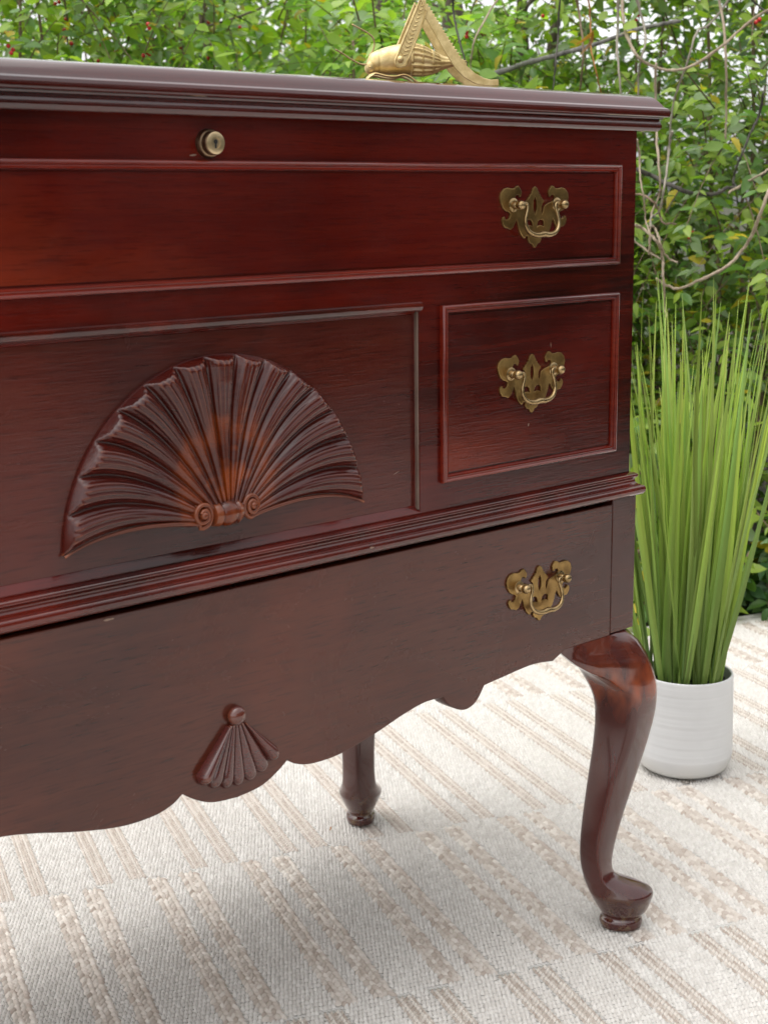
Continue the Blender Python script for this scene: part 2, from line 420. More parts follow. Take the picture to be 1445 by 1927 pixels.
# carcass with recessed centre panel
XR, RZ0, RZ1, RD_ = .2304, .5225, .7120, .006
c = MB()
xs = [-W, -XR, XR, W]; zs = [.516, RZ0, RZ1, .8775]
vs = [(x, 0, z) for z in zs for x in xs]; fs = []
for j in range(3):
    for i in range(3):
        if (i, j) != (1, 1): fs.append((j*4+i, j*4+i+1, (j+1)*4+i+1, (j+1)*4+i))
c.add(vs, fs)
k = len(c.v); ix, iz0, iz1 = XR-.003, RZ0+.0065, RZ1-.0045
c.v += [(-ix, RD_, iz0), (ix, RD_, iz0), (ix, RD_, iz1), (-ix, RD_, iz1)]
q = [5, 6, 10, 9]
for a in range(4):
    b2 = (a+1) % 4; c.f.append((q[a], q[b2], k+b2, k+a))
# sides, back, bottom
k = len(c.v)
c.v += [(-W, D, .516), (W, D, .516), (W, D, .8775), (-W, D, .8775)]
c.f += [(3, k+1, k+2, 15, 11, 7), (k+0, 0, 4, 8, 12, k+3), (k+1, k, k+3, k+2), (0, k, k+1, 3, 2, 1), (12, 13, 14, 15, k+2, k+3)]
cp(c.build('case', M_CASE, None, 25))
pn = MB(); pn.box((-ix, RD_-.0004, iz0), (ix, RD_+.004, iz1)); cp(pn.build('center_panel', M_PANEL, None))
t_ = NT('edge_glint'); M_EDGE_GLINT = t_.fin(t_.n('BsdfPrincipled', None, Base_Color=t_.mix(t_.noise(t_.coords((40,40,25)), 1, 3), (.05,.022,.018), (.24,.17,.13)), Roughness=.4).outputs[0])  # pale colour of an added strip, painting light reflected along the panel's right bevel
m = MB(); m.box((XR-.0022, .0010, RZ0+.003), (XR-.0002, RD_-.0006, RZ1-.002)); cp(m.build('panel_edge_glint', M_EDGE_GLINT, None))
# bead over the recess
bd = MB(); prof = [(0, -.0002), (.0005, .0025), (.002, .0042), (.0045, .0045), (.007, .0036), (.0085, .0018), (.009, -.0002)]
bd.grid([[(x, -y, .7195-h) for h, y in prof] for x in (-XR-.001, XR+.001)], False); bd.f += [tuple(range(len(prof)))[::-1], tuple(len(prof)+i for i in range(len(prof)))]
cp(bd.build('panel_bead', M_WAIST, None))
def frame(name, x0, x1, z0, z1, mat):
    prof = [(0, -.0003), (0, .0036), (.0010, .0052), (.0024, .0056), (.0034, .0047), (.0040, .0036), (.0048, .0036), (.0055, .0044), (.0066, .0042), (.0074, .0026), (.0078, -.0003)]
    rows = [[(x0+d, -y, z0+d), (x1-d, -y, z0+d), (x1-d, -y, z1-d), (x0+d, -y, z1-d)] for d, y in prof]
    m = MB(); m.grid(rows, True); return cp(m.build(name, mat, None, 50))
def drawer(x0, x1, z0, z1):
    frame('drawer_moulding', x0, x1, z0, z1, M_TRIM)
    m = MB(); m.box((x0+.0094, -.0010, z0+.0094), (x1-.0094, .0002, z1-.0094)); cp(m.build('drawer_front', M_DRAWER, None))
drawer(-.5125, .5125, .743, .8432)
drawer(.2568, .5128, .5470, .7145); drawer(-.5128, -.2568, .5470, .7145)

def sweep3(prof, mat, name, wx, d, sharp=40, cap=True):
    """moulding carried round left side, front and right side with mitred corners; profile = (projection, z)"""
    rows = [[(-wx-e_, d, z), (-wx-e_, -e_, z), (wx+e_, -e_, z), (wx+e_, d, z)] for e_, z in prof]
    m = MB(); m.grid(rows)
    n = len(prof); m.f.append(tuple(4*i for i in range(n))); m.f.append(tuple(4*i+3 for i in range(n))[::-1])
    return cp(m.build(name, mat, None, sharp))
# lid: slab with a rounded nose
nose = [(.0015, .9128), (.0040, .9126), (.0085, .9113), (.0122, .9090), (.0152, .9060), (.0174, .9032), (.0188, .9010), (.0196, .9000), (.0212, .8994), (.0228, .8984), (.0237, .8968), (.0240, .8948), (.0240, .8926), (.0235, .8910), (.0222, .8902), (.0185, .8900)]
lid = MB()
rows = [[(-W-e_, D+.006, z), (-W-e_, -e_, z), (W+e_, -e_, z), (W+e_, D+.006, z)] for e_, z in nose]
lid.grid(rows); n = len(nose)
lid.f += [(0, 1, 2, 3), tuple(4*(n-1)+i for i in (3, 2, 1, 0)), tuple([4*i for i in range(n)] + [4*i+3 for i in range(n-1, -1, -1)])]
cp(lid.build('lid', M_LID, None, 28))
sweep3([(.0005, .8899), (.0192, .8899), (.0186, .8885), (.0160, .8878), (.0166, .8860), (.0177, .8835), (.0180, .8810), (.0172, .8785), (.0160, .8772), (.0150, .8764), (.0005, .8764)], M_LID, 'lid_moulding', W, D, 30)
sweep3([(.0004, .5210), (.0040, .5206), (.0062, .5196), (.0072, .5180), (.0070, .5164), (.0055, .5152), (.0046, .5140), (.0046, .5118), (.0054, .5098), (.0072, .5084), (.0088, .5080), (.0090, .5072), (.0108, .5068), (.0126, .5052), (.0132, .5028), (.0128, .4998), (.0112, .4974), (.0088, .4962), (.0004, .4958)], M_WAIST, 'waist_moulding', W, D, 40)

# lower case
YF = -.006
half = [[(0,.304),(.025,.3066),(.043,.3142),(.0562,.3230)], [(.0562,.3230),(.067,.3165),(.0855,.3120),(.117,.3123),(.157,.3200),(.1975,.3309),(.2255,.3362),(.2495,.3356)], [(.2495,.3356),(.2605,.3238),(.279,.3155),(.2955,.3198),(.3078,.3344)], [(.3078,.3344),(.3294,.3363),(.377,.3401),(.410,.3370)], [(.410,.3370),(.4265,.3442),(.470,.3448),(.5022,.3459)]]
right = []
for i, s_ in enumerate(half):
    p_ = catmull([(x, z, 0) for x, z in s_], 7) if i != 4 else [Vector((x, z, 0)) for x, z in s_]
    right += [(p.x, p.y) for p in (p_ if not right else p_[1:])]
ACX = .004
outl = [(ACX+x, z) for x, z in right] + [(ACX+right[-1][0], .4912)]
left_ = [(ACX-x, z) for x, z in right]
outl = outl + [(left_[-1][0], .4912)] + left_[:0:-1]
cp(plate('apron', [outl], YF, .020, .0012, M_APRON))
for s_ in (1, -1):
    m = MB(); xa, xb = (.5072, .5460) if s_ > 0 else (-.5460, -.4992)
    m.box((xa, YF+.0003, .3476), (xb, .016, .4957)); cp(m.build('stile', M_APRON, None, 35, .0008))
    m = MB(); m.box((s_*.5455-.009, .0165, .3476) if s_ > 0 else (-.5455, .0165, .3476), (.5455 if s_ > 0 else -.5365, D+.005, .4957)); cp(m.build('side_panel', M_APRON, None, 35))
m = MB(); m.box((-.536, D-.012, .3476), (.536, D+.004, .4957)); cp(m.build('back_panel', M_APRON, None))
m = MB(); m.box((-.536, .0165, .352), (.536, D-.0125, .362)); cp(m.build('bottom_board', M_APRON, None))
m = MB(); m.box((-.536, .002, .4962), (.536, D-.002, .5155)); cp(m.build('waist_rail', M_APRON, None))

# cabriole leg (front right, built at its own axis); d runs along the outward diagonal, e across it
S2 = math.sqrt(.5)
def interp(tab, z):
    tab = sorted(tab)
    if z <= tab[0][0]: return tab[0][1]
    if z >= tab[-1][0]: return tab[-1][1]
    for i in range(len(tab)-1):
        (a, va), (b_, vb) = tab[i], tab[i+1]
        if a <= z <= b_:
            # monotone-ish hermite
            def sl(j):
                if j <= 0 or j >= len(tab)-1: return 0
                return (tab[j+1][1]-tab[j-1][1])/(tab[j+1][0]-tab[j-1][0])
            h = b_-a; t = (z-a)/h; m0, m1 = sl(i)*h, sl(i+1)*h
            return (2*t**3-3*t*t+1)*va + (t**3-2*t*t+t)*m0 + (-2*t**3+3*t*t)*vb + (t**3-t*t)*m1
OUT = [(-.007,.0235),(-.002,.0247),(.003,.0240),(.0052,.0228),(.0075,.0245),(.012,.0290),(.020,.0325),(.028,.0352),(.034,.0362),(.0375,.0345),(.041,.0290),(.045,.0205),(.0495,.0060),(.054,-.0040),(.060,-.0092),(.0707,-.0107),(.0967,-.0064),(.129,.0018),(.1674,.0129),(.2054,.0238),(.243,.0329),(.268,.0357),(.2864,.0347),(.314,.0269),(.3354,.0148),(.3462,.0030)]
INN = [(-.007,-.0225),(-.002,-.0245),(.003,-.0238),(.0058,-.0212),(.0075,-.0215),(.0148,-.0262),(.031,-.0353),(.0507,-.0435),(.0702,-.0480),(.0962,-.0485),(.1349,-.0455),(.1732,-.0413),(.2112,-.0372),(.2426,-.0354),(.2675,-.038),(.29,-.048),(.32,-.066),(.3462,-.080)]
AD = [(-.007,.001),(.03,-.002),(.06,-.024),(.0962,-.030),(.1349,-.0228),(.1732,-.0150),(.2112,-.0020),(.243,.0060),(.268,.0062),(.279,.0020),(.290,-.0090),(.300,-.0226),(.3125,-.043),(.326,-.0625),(.339,-.0770),(.3462,-.0840)]
AE = [(-.007,.0185),(-.002,.0198),(.003,.0190),(.0055,.0165),(.010,.0188),(.020,.0234),(.030,.0276),(.035,.0288),(.040,.0272),(.050,.0240),(.06,.0226),(.0962,.0222),(.1349,.0235),(.1732,.0255),(.2112,.0275),(.243,.0285),(.268,.0290),(.279,.0310),(.290,.0375),(.300,.0455),(.3125,.0630),(.326,.0765),(.339,.0830),(.3462,.0890)]
def leg_mesh():
    zl = [-.007,-.0045,-.002,.0005,.003,.0042,.0052,.0064,.0085,.012,.016,.020,.024,.028,.031,.034,.0358,.0375,.039,.041,.043,.045,.0475,.050,.053,.057,.062,.070] + [.08+.012*i for i in range(15)] + [.254,.262,.268,.274,.28,.286,.292,.299,.306,.313,.320,.327,.334,.340,.3462]
    rows = []
    for z in zl:
        o_, i_, ad, ae = interp(OUT, z), interp(INN, z), interp(AD, z), interp(AE, z)
        cor = [(o_, 0), (ad, ae), (i_, 0), (ad, -ae)]
        ell = min(1, max(0, (.066-z)/.03))                # 1 = round foot
        knee = min(1, max(0, (z-.235)/.05))
        n8 = 10; pts_ = []
        cx_, hx = (o_+i_)/2, (o_-i_)/2
        for s_ in range(4):
            a, b_ = cor[s_], cor[(s_+1) % 4]
            for j in range(n8):
                t = j/n8; x, y = a[0]+(b_[0]-a[0])*t, a[1]+(b_[1]-a[1])*t
                bul = 4*t*(1-t)*(.0014 if z < .25 else .0022)
                nx, ny = (b_[1]-a[1]), -(b_[0]-a[0]); L_ = math.hypot(nx, ny); nx, ny = -nx/L_, -ny/L_
                if nx*(x-cx_)+ny*y < 0: nx, ny = -nx, -ny
                x += nx*bul; y += ny*bul
                th = (s_+t)*math.pi/2
                ex, ey = cx_+hx*math.cos(th), ae*math.sin(th)
                pts_.append([x*(1-ell)+ex*ell, y*(1-ell)+ey*ell])
        N2 = len(pts_)
        for it in range(1 if z > .05 else 0):             # soften the arrises
            pts_ = [[pts_[q_][0]*.5+(pts_[q_-1][0]+pts_[(q_+1) % N2][0])*.25, pts_[q_][1]*.5+(pts_[q_-1][1]+pts_[(q_+1) % N2][1])*.25] for q_ in range(N2)]
        # d,e -> x,y : d=(1,-1)/sqrt2, e=(-1,-1)/sqrt2
        row = []
        for d_, e_ in pts_:
            x, y = (d_-e_)*S2, (-d_-e_)*S2
            row.append((x, y, z))
        rows.append(row)
    m = MB(); m.grid(rows, True, True); return m.mesh('leg', M_LEG, 60)
LEG = leg_mesh()
LX, LY, LYB = .541, -.002, .4258
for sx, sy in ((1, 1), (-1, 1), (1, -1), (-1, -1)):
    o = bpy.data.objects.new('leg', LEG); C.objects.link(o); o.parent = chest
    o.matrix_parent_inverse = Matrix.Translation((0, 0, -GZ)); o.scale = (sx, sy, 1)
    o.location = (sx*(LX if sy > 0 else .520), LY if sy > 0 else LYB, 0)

# carved fan
FCX, FCZ, FR = .0070, .5345, .1540
NF, NA, NT_ = 15, 20, 64
def fan_curve(s):
    """s 0..NF across the flutes -> quadratic curve from the scroll to the rim, in x,z"""
    f = s/NF; ph = R(176.5 - 173*f)
    E = Vector((FCX+FR*math.cos(ph), FCZ+FR*math.sin(ph)))
    B = Vector((FCX-.0225+.045*f, .5505+.0105*math.sin(math.pi*f)))
    sp = R(90+(math.degrees(ph)-90)*(.70+.22*abs(2*f-1)**2))
    K = B + Vector((math.cos(sp), math.sin(sp)))*FR*.56
    return B, K, E
fan = MB(); rows = []
tl = [i/NT_*.93 for i in range(NT_)] + [.945, .96, .97, .98, .988, .994, 1.0]
def lobe(v): return max(0.0, 1-abs(2*v-1)**2.2)
for t in tl:
    row = []
    for a in range(NF*NA+1):
        s = a/NA; v = (a % NA)/NA
        B, K, E = fan_curve(s)
        p = B*(1-t)**2 + K*2*t*(1-t) + E*t*t
        L = lobe(v) if a not in (0, NF*NA) else 0
        amp = .0022 + .0078*min(1, t/.75)**1.1
        base = .0098 - .0030*math.sin(math.pi*min(1, t/.9)) - .0034*t*t
        h = base + amp*(L-.35) - .0009*math.cos(2*math.pi*6*v)*min(1, max(0, (t-.35)/.3))*(L**.5)
        if v < .10 or v > .90: h -= 0
        lim = .0030 + (1-t)*FR*1.0
        h = min(h, lim)
        if a in (0, NF*NA): h = min(h, .0005) if False else h
        row.append((p.x, RD_-h, p.y))
    rows.append(row)
# side wall at rim, bottom edges
rows.append([(x, RD_+.0005, z) for x, y, z in rows[-1]])
fan.grid(rows)
for a in (0, NF*NA):
    nr = NF*NA+1; col = [i*nr+a for i in range(len(tl)+1)]
    k = len(fan.v); fan.v += [(fan.v[i][0], RD_+.0005, fan.v[i][2]-.0004) for i in col]
    for i in range(len(col)-1): fan.f.append((col[i], col[i+1], k+i+1, k+i))
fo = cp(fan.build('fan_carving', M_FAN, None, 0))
def scroll(cx, cz, r, sgn, wx):
    m = MB(); pts_ = []; rad = []
    B, K, E = fan_curve(0 if sgn < 0 else NF)
    for i in range(24):
        t = 1-i/24; p = B*(1-t)**2 + K*2*t*(1-t) + E*t*t
        pts_.append((p.x, .001 - .0035*(1-t), p.y-.001)); rad.append(.0011+.0011*(1-t))
    a0 = R(-100)
    for i in range(46):
        a = a0 + (-sgn)*R(i*13.5); rr = r*(1-i/46*.72)
        pts_.append((cx+wx*rr*math.cos(a), -.0032-.0035*i/46, cz+rr*math.sin(a))); rad.append(.0023-.0006*i/46)
    m.tube(pts_, rad, 10); m.lathe([(.0001, -.0092), (r*.2, -.0088), (r*.30, -.0075), (r*.34, .006)], (cx, 0, cz), 16, 'Y')
    m.lathe([(r*.97, .009), (r*.97, -.0020), (r*.75, -.0032), (.0002, -.0034)], (cx, 0, cz), 24, 'Y')
    for i in range(len(m.v)): 
        x, y, z = m.v[i]
        if len(pts_)*10 <= i: m.v[i] = (cx+(x-cx)*wx, y, z)
    o = m.build('scroll', M_FAN, fo, 60); o.matrix_parent_inverse = Matrix.Identity(4); return o
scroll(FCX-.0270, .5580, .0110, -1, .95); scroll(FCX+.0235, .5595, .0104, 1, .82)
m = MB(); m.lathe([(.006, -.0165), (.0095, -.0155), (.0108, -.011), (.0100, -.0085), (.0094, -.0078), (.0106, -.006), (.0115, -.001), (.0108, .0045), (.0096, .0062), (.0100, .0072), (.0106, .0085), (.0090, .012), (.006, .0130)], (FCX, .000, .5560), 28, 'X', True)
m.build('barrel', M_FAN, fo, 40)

# small shell on the apron
m = MB(); m.ball((.0035, YF-.0035,   .3800), .0088, 18, 12, (1, .8, 1))
cp(m.build('shell_ball', M_SHELL, None, 0))
m = MB()
tips = [(-.0400, .3345), (-.0290, .3262), (-.0155, .3208), (-.0035, .3190), (.0095, .3188), (.0240, .3208), (.0375, .3275), (.0475, .3400)]
NL, NS = 7, 12; rows = []
for t in [0, .06, .15, .3, .45, .6, .72, .82, .88, .92, .95, .975, .99, 1.0, 1.0]:
    row = []; last = len(rows) == 14
    for a in range(NL*NS+1):
        k = min(NL-1, a//NS); v = a/NS-k; f = a/(NL*NS)
        P_ = Vector(tips[k])*(1-v)+Vector(tips[k+1])*v; A_ = Vector((-.0065+.020*f, .3715+.0012*math.sin(math.pi*f)))
        dr = (P_-A_).normalized(); te = 1.0-.055*(2*v-1)**2
        p_ = A_+(P_-A_)*t*te + dr*.0030*(1-(2*v-1)**2)*t**3
        lb = max(0, 1-abs(2*v-1)**2.8)
        hh = .0036+.0022*t+(.0014+.0020*t)*lb*(2.2 if k in (0, NL-1) else 1)
        if t > .86: hh *= math.sqrt(max(.05, 1-((t-.86)/.14)**2))
        if a in (0, NL*NS): hh = .0008
        row.append((p_.x, YF+.0005-(0 if last else hh), p_.y))
    rows.append(row)
rows.insert(0, [(x, YF+.0005, z+.0006) for x, y, z in rows[0]])
m.grid(rows)
cp(m.build('shell_carving', M_SHELL, None, 70))

# lock
m = MB(); m.lathe([(.0112, .0005), (.0112, -.0035), (.0104, -.0050), (.0093, -.0056), (.0092, -.0108), (.0086, -.0116)], (0, 0, .8562), 32, 'Y')
lk = cp(m.build('lock', M_LOCKD, None, 30)); 
m = MB(); m.lathe([(.0088, -.0112), (.0086, -.0119), (.0080, -.0122), (.0042, -.0122), (.0040, -.0117), (.0001, -.0117)], (0, 0, .8562), 32, 'Y'); o = m.build('lock_face', M_LOCK, lk, 30)
m = MB(); m.lathe([(.0019, -.0119), (.0001, -.0119)], (0, 0, .8572), 16, 'Y'); m.box((-.0008, -.01195, .8508), (.0008, -.0117, .8570)); m.build('keyhole', M_BLACK, lk, 30)

# brass pulls
CX0 = 9.9
HL = [(9.9,17.9),(8.2,17.0),(6.4,15.6),(5.6,13.2),(4.4,12.4),(4.6,11.0),(2.6,10.2),(2.0,8.2),(.2,7.4),(-.6,5.6),(-2.6,5.0),(-2.9,3.1),(-.6,1.4),(.6,-1.2),(.7,-6.2),(0,-8.6),(-1.8,-6.0),(-2.9,-1.8),(-4.6,.1),(-9.6,2.2),(-13.7,3.1),(-16.7,5.0),(-18.4,7.4),(-16.8,9.8),(-13.8,10.1),(-11.3,7.9),(-9.7,9.5),(-9.2,12.9),(-11.4,16.2),(-13.9,18.6),(-17.2,17.8),(-19.0,16.2),(-22.1,15.9),(-24.5,16.0),(-28.6,16.8),(-33.5,15.7),(-37.5,12.4),(-39.1,7.6),(-37.6,2.1),(-35.0,-2.3),(-30.9,-5.1),(-27.4,-5.9),(-24.8,-8.1),(-25.9,-11.2),(-29.2,-13.2),(-32.0,-12.4),(-33.0,-10.0),(-35.2,-11.1),(-36.4,-13.8),(-35.1,-17.7),(-32.4,-20.5),(-28.5,-21.1),(-24.7,-22.7),(-20.9,-20.7),(-18.5,-16.9),(-16.1,-13.1),(-14.6,-15.9),(-12.9,-21.4),(-10.1,-27.1),(-5.9,-31.1),(-3.4,-30.8),(-2.6,-28.9),(.8,-29.4),(.4,-32.9),(2.6,-35.8),(6.0,-36.7),(7.7,-39.3),(9.9,-40.6)]
Lh = [((x-CX0)/1000, z/1000) for x, z in HL]
PLATE = Lh + [(-x, z) for x, z in Lh[-2:0:-1]]
KEY = [(0, 8), (-1.2, 5.6), (-2.2, 4.6), (-2.0, 2.6), (-2.5, .6), (-2.2, -4.4), (0, -8.6)]; KEY = [(x/1000, z/1000) for x, z in KEY]; KEY = KEY + [(-x, z) for x, z in KEY[-2:0:-1]]
def moon(s_): 
    P_ = [(-13.6,-20.6),(-13.9,-16.2),(-11.6,-13.9),(-7.8,-13.6),(-4.4,-15.6),(-3.2,-20.3),(-6.0,-19.2),(-8.5,-18.9),(-11,-19.4)]
    P_ = [(s_*x/1000*.93, z/1000) for x, z in P_]; return P_ if s_ > 0 else P_[::-1]
def pull(x, y, z, first=None):
    if first is None:
        t = bpy.data.objects.new('drawer_pull', None); C.objects.link(t); t.empty_display_size = .02
        bp = plate('backplate', [PLATE, KEY, moon(1), moon(-1)], -.0020, .0020, .0006, M_BRASS, t)
        for s_ in (-1, 1):
            m = MB(); m.lathe([(.0068, -.0015), (.0066, -.0026), (.0050, -.0034), (.0040, -.0036), (.0036, -.0062), (.0030, -.0072), (.0040, -.0084), (.0047, -.0108), (.0047, -.0126), (.0036, -.0146), (.0018, -.0158), (.0001, -.0159)], (s_*.0310, 0, .0005), 20, 'Y')
            m.build('post', M_BAIL, t, 50)
        Lb = [(-.0310, -.0100, .0005), (-.0270, -.0098, .0014), (-.0232, -.0098, .0022), (-.0206, -.0100, .0008), (-.0204, -.0104, -.0030), (-.0222, -.0108, -.0078), (-.0236, -.0112, -.0130), (-.0236, -.0116, -.0182), (-.0206, -.0122, -.0236), (-.0150, -.0126, -.0268), (-.0075, -.0128, -.0280), (0, -.0128, -.0272)]
        pth = catmull(Lb + [(-x_, y_, z_) for x_, y_, z_ in Lb[-2::-1]], 5); nn = len(pth)
        rad = [.0016+.0012*math.exp(-((i/(nn-1)-.5)/.16)**2)+.0004*math.exp(-((i/(nn-1)-.5)/.04)**2) for i in range(nn)]
        m = MB(); m.tube(pth, rad, 10); m.build('bail', M_BAIL, t, 0)
    else:
        t = first.copy(); C.objects.link(t)
        for ch in first.children:
            d = ch.copy(); C.objects.link(d); d.parent = t
            if ch.name.startswith('bail'): d.rotation_euler = (R(rnd.uniform(-5, 2)), R(rnd.uniform(-1.5, 1.5)), 0)
    t.parent = chest; t.matrix_parent_inverse = Matrix.Translation((0, 0, -GZ)); t.location = (x, y, z); return t
p0 = pull(.3832, -.0010, .8040)
pull(.3812, -.0010, .6425, p0); pull(.3900, YF, .4268, p0)
for x, y, z in ((-.3832, -.0010, .8040), (-.3812, -.0010, .6425), (-.3822, YF, .4268)): pull(x, y, z, p0)

# small scuffs where the finish is chipped through
m = MB()
def chip(x, y, z, l, h, a=0, yy=.0003):
    ca, sa = math.cos(a), math.sin(a); rows = []
    for i in range(7):
        t = i/6*2-1; hh = h*math.sqrt(max(.02, 1-t*t))*rnd.uniform(.6, 1.2)
        rows.append([(x+ca*t*l-sa*q_*hh, y-yy, z+sa*t*l+ca*q_*hh) for q_ in (-1, 1)])
    m.grid(rows)
chip(-.014, 0, .8470, .0035, .0007, .1); chip(.425, -.0010, .792, .0012, .0010); chip(.205, RD_-.0004, .563, .004, .0003, .3)
chip(.378, -.001, .59, .0016, .001, 1.2); chip(.41, -.001, .667, .0004, .0028, .1); chip(.157, -.0133, .503, .003, .0009)
chip(-.115, YF, .4885, .005, .0012)
cp(m.build('scuff', M_SCAR, None, 0))

# ------------------------------------------------------------------ brass grasshopper on the lid
HZ = .9129
hop = thing('grasshopper_figurine', 'cast brass grasshopper ornament with tall folded hind legs standing on the lid edge', 'figurine', (.345, .012, HZ), math.atan2(-.6, .8))
# local: x along the body (tail +), y away from the camera, z up; mm tables
def body_prof(tab, x): return interp(tab, x)
BT = [(-122.4,22),(-121.6,25.5),(-118.7,32.0),(-110.8,36.6),(-99.6,40.0),(-88.4,42.0),(-76.1,42.1),(-67.1,39.9),(-58.2,35.6),(-49.2,31.0),(-36.8,28.2),(-28.9,27.0),(-26,26.6)]
BB = [(-122.4,19.7),(-121.6,16.4),(-118.9,14.9),(-107.7,14.0),(-94.3,13.8),(-83.0,13.4),(-69.5,12.8),(-58.3,14.8),(-47.0,18.9),(-36.8,21.8),(-28.9,25.0),(-26,26.2)]
m = MB(); rows = []; NB = 64
xs = [-122.4+96.4*(i/110) for i in range(111)]
for x in xs:
    zt, zb = interp(BT, x), interp(BB, x); zc, rz = (zt+zb)/2, max(.25, (zt-zb)/2); ry = rz*.92
    row = []
    for k in range(NB):
        a = 2*math.pi*k/NB; s_ = 1.0
        if x < -108.0: pass
        if abs(x+109.6) < .9: s_ = .955                       # neck groove
        if x > -80:
            seg = (x+80) % 10.2
            if seg < 1.6: s_ = 1.07
            elif x < -44:
                s_ = .985+.06*(1 if (k % 4) < 2 else -1)*(0 if (abs(math.sin(a)) < .16) else 1)
            if x > -52: s_ = 1+.05*math.cos(a*9+x*.05)
            if abs(math.sin(a)+.28) < .05 and x < -50: s_ = .93
        row.append((x/1000, (20+ry*math.cos(a)*s_)/1000, (zc+rz*math.sin(a)*s_)/1000))
    rows.append(row)
m.grid(rows, True, True); m.build('body', M_HOPPER, hop, 40)
m = MB(); m.ball((-.1190, .0085, .0205), .0046, 14, 10, (.8, .7, 1.1)); m.lathe([(.0001, -.0010), (.0010, -.0006), (.0011, .001)], (-.1196, .0060, .0200), 10, 'Y'); m.build('eye', M_HOPPER, hop, 0)
m = MB(); m.ball((-.1190, .0315, .0205), .0046, 14, 10, (.8, .7, 1.1)); m.build('eye', M_HOPPER, hop, 0)
ANT = [[(-.1215,.015,.0230),(-.1281,.015,.0236),(-.1369,.015,.0280),(-.1440,.014,.0325),(-.1512,.013,.0365)], [(-.1186,.028,.0320),(-.1150,.028,.0365),(-.1132,.028,.0430),(-.1150,.028,.0490),(-.1215,.028,.0540),(-.1344,.028,.0606)]]
for A_ in ANT:
    m = MB(); m.tube(catmull(A_, 6), .00075, 8); m.build('antenna', M_BAIL, hop, 0)
TH = [(-97.3,24.3),(-96.9,22.0),(-95.7,20.1),(-93.4,18.7),(-90.7,18.5),(-88.0,19.1),(-86.3,20.6),(-82.9,27.5),(-67.2,66.4),(-68.0,72.0),(-71.5,80.0),(-73.2,78.6),(-90.5,41.2)]
SH = [(-71.5,80.0),(-68.8,65.3),(-60.6,51.7),(-50.7,34.8),(-39.6,17.8),(-31.8,10.3),(-24.5,6.0),(-18.4,3.3),(-8,2.0),(1.8,2.1),(1.2,8.0),(-6,7.6),(-12.8,9.2),(-21,13.6),(-28.4,19.9)]
top_ = [(-28.4,19.9),(-34.0,26.2),(-44.0,40.4),(-62.7,69.5),(-69,78.5)]
for i in range(len(top_)-1):
    (xa, za), (xb, zb) = top_[i], top_[i+1]; n_ = max(1, int(math.hypot(xb-xa, zb-za)/3.4))
    for j in range(n_):
        t = (j+.15)/n_; t2 = (j+.85)/n_
        SH.append((xa+(xb-xa)*t, za+(zb-za)*t)); SH.append((xa+(xb-xa)*t2+1.7, za+(zb-za)*t2+.8))
mm = lambda L: [(x/1000, z/1000) for x, z in L]
for yb in (0.0, .036):
    near = yb == 0
    hl = bpy.data.objects.new('hind_leg', None); C.objects.link(hl); hl.parent = hop; hl.location = (0 if near else -.0015, yb, 0)
    plate('thigh', [mm(TH)], -.001, .0032, .0004, M_HOPPER, hl)
    plate('shin', [mm(SH)], .0005, .0030, .0004, M_HOPPER, hl)
    m = MB(); ring = [Vector((x/1000, -.0011, z/1000)) for x, z in TH]; cx_ = sum(ring, Vector())/len(ring)
    ring = [p+(cx_-p).normalized()*.0010 for p in ring]
    m.tube(catmull(ring+[ring[0]], 3), .0009, 6)
    a, b_ = Vector((-.0885, -.0010, .030)), Vector((-.0715, -.0010, .0735)); dr = (b_-a).normalized(); pr_ = Vector((dr.z, 0, -dr.x))
    for i in range(13):
        c_ = a+(b_-a)*(i/12); wd = .0034-.0016*i/12
        for s_ in (-1, 1): m.tube([c_-V(0,.0005,0), c_+pr_*s_*wd+dr*.0022-V(0,.0005,0)], [.00075, .0005], 6)
    m.lathe([(.0032, .0005), (.0031, -.0022), (.0024, -.0032), (.0001, -.0036)], (-.0917, -.0005, .0262), 16, 'Y')
    m.build('carved_trim', M_HOPPER, hl, 60)
for yb, ph in ((.008, 0), (.032, 1)):
    m = MB(); F_ = catmull([(-.1260, yb-.002, .0014), (-.1205, yb-.002, .0110), (-.1150, yb, .0140), (-.1042, yb, .0118), (-.0960, yb, .0112), (-.0875, yb, .0128), (-.0810, yb-.001, .0105), (-.0752, yb-.002, .0060), (-.0670, yb-.003, .0030), (-.0590, yb-.003, .0014)], 5)
    m.tube(F_, [.0042]*len(F_), 8, .28, (0, 0, 1)); m.build('front_leg', M_HOPPER, hop, 60)

# ------------------------------------------------------------------ potted grass
def pot_mat():
    t = NT('white_ribbed_ceramic'); v = t.coords((1,1,1))
    st = t.noise(t.coords((3,3,220)), 1, 3, .6); nz = t.noise(v, 14, 3)
    col = t.mix(nz, (.60,.60,.605), (.68,.68,.675))
    zz = t.n('SeparateXYZ', None, Vector=v).outputs[2]
    col = t.mix(t.math('MULTIPLY', t.ramp(zz, [(0.0, (1,1,1)), (.03, (0,0,0))]), t.math('MULTIPLY', nz, .7)), col, (.55,.53,.45))
    bm = t.n('Bump', None, Strength=.22, Distance=.0016, Height=t.math('MULTIPLY', st, t.math('ADD', nz, .3)))
    return t.fin(t.n('BsdfPrincipled', None, Base_Color=col, Roughness=.42, Normal=bm.outputs[0]).outputs[0])
PX, PY, PH = .991, .2450, .1455
pot = thing('potted_grass', 'tall lime green artificial grass plant in a white ribbed pot right of the chest', 'potted plant', (PX, PY, GZ))
m = MB(); prof = [(.0001, .001), (.050, .0005), (.056, .0012), (.0615, .0050), (.0655, .0120), (.0678, .0220)]
for i in range(40):
    z = .026+(PH-.006-.026)*i/39; prof.append((.0688-.0020*(i/39)+.00022*math.sin(i*2.4)+.00012*math.sin(i*5.1), z))
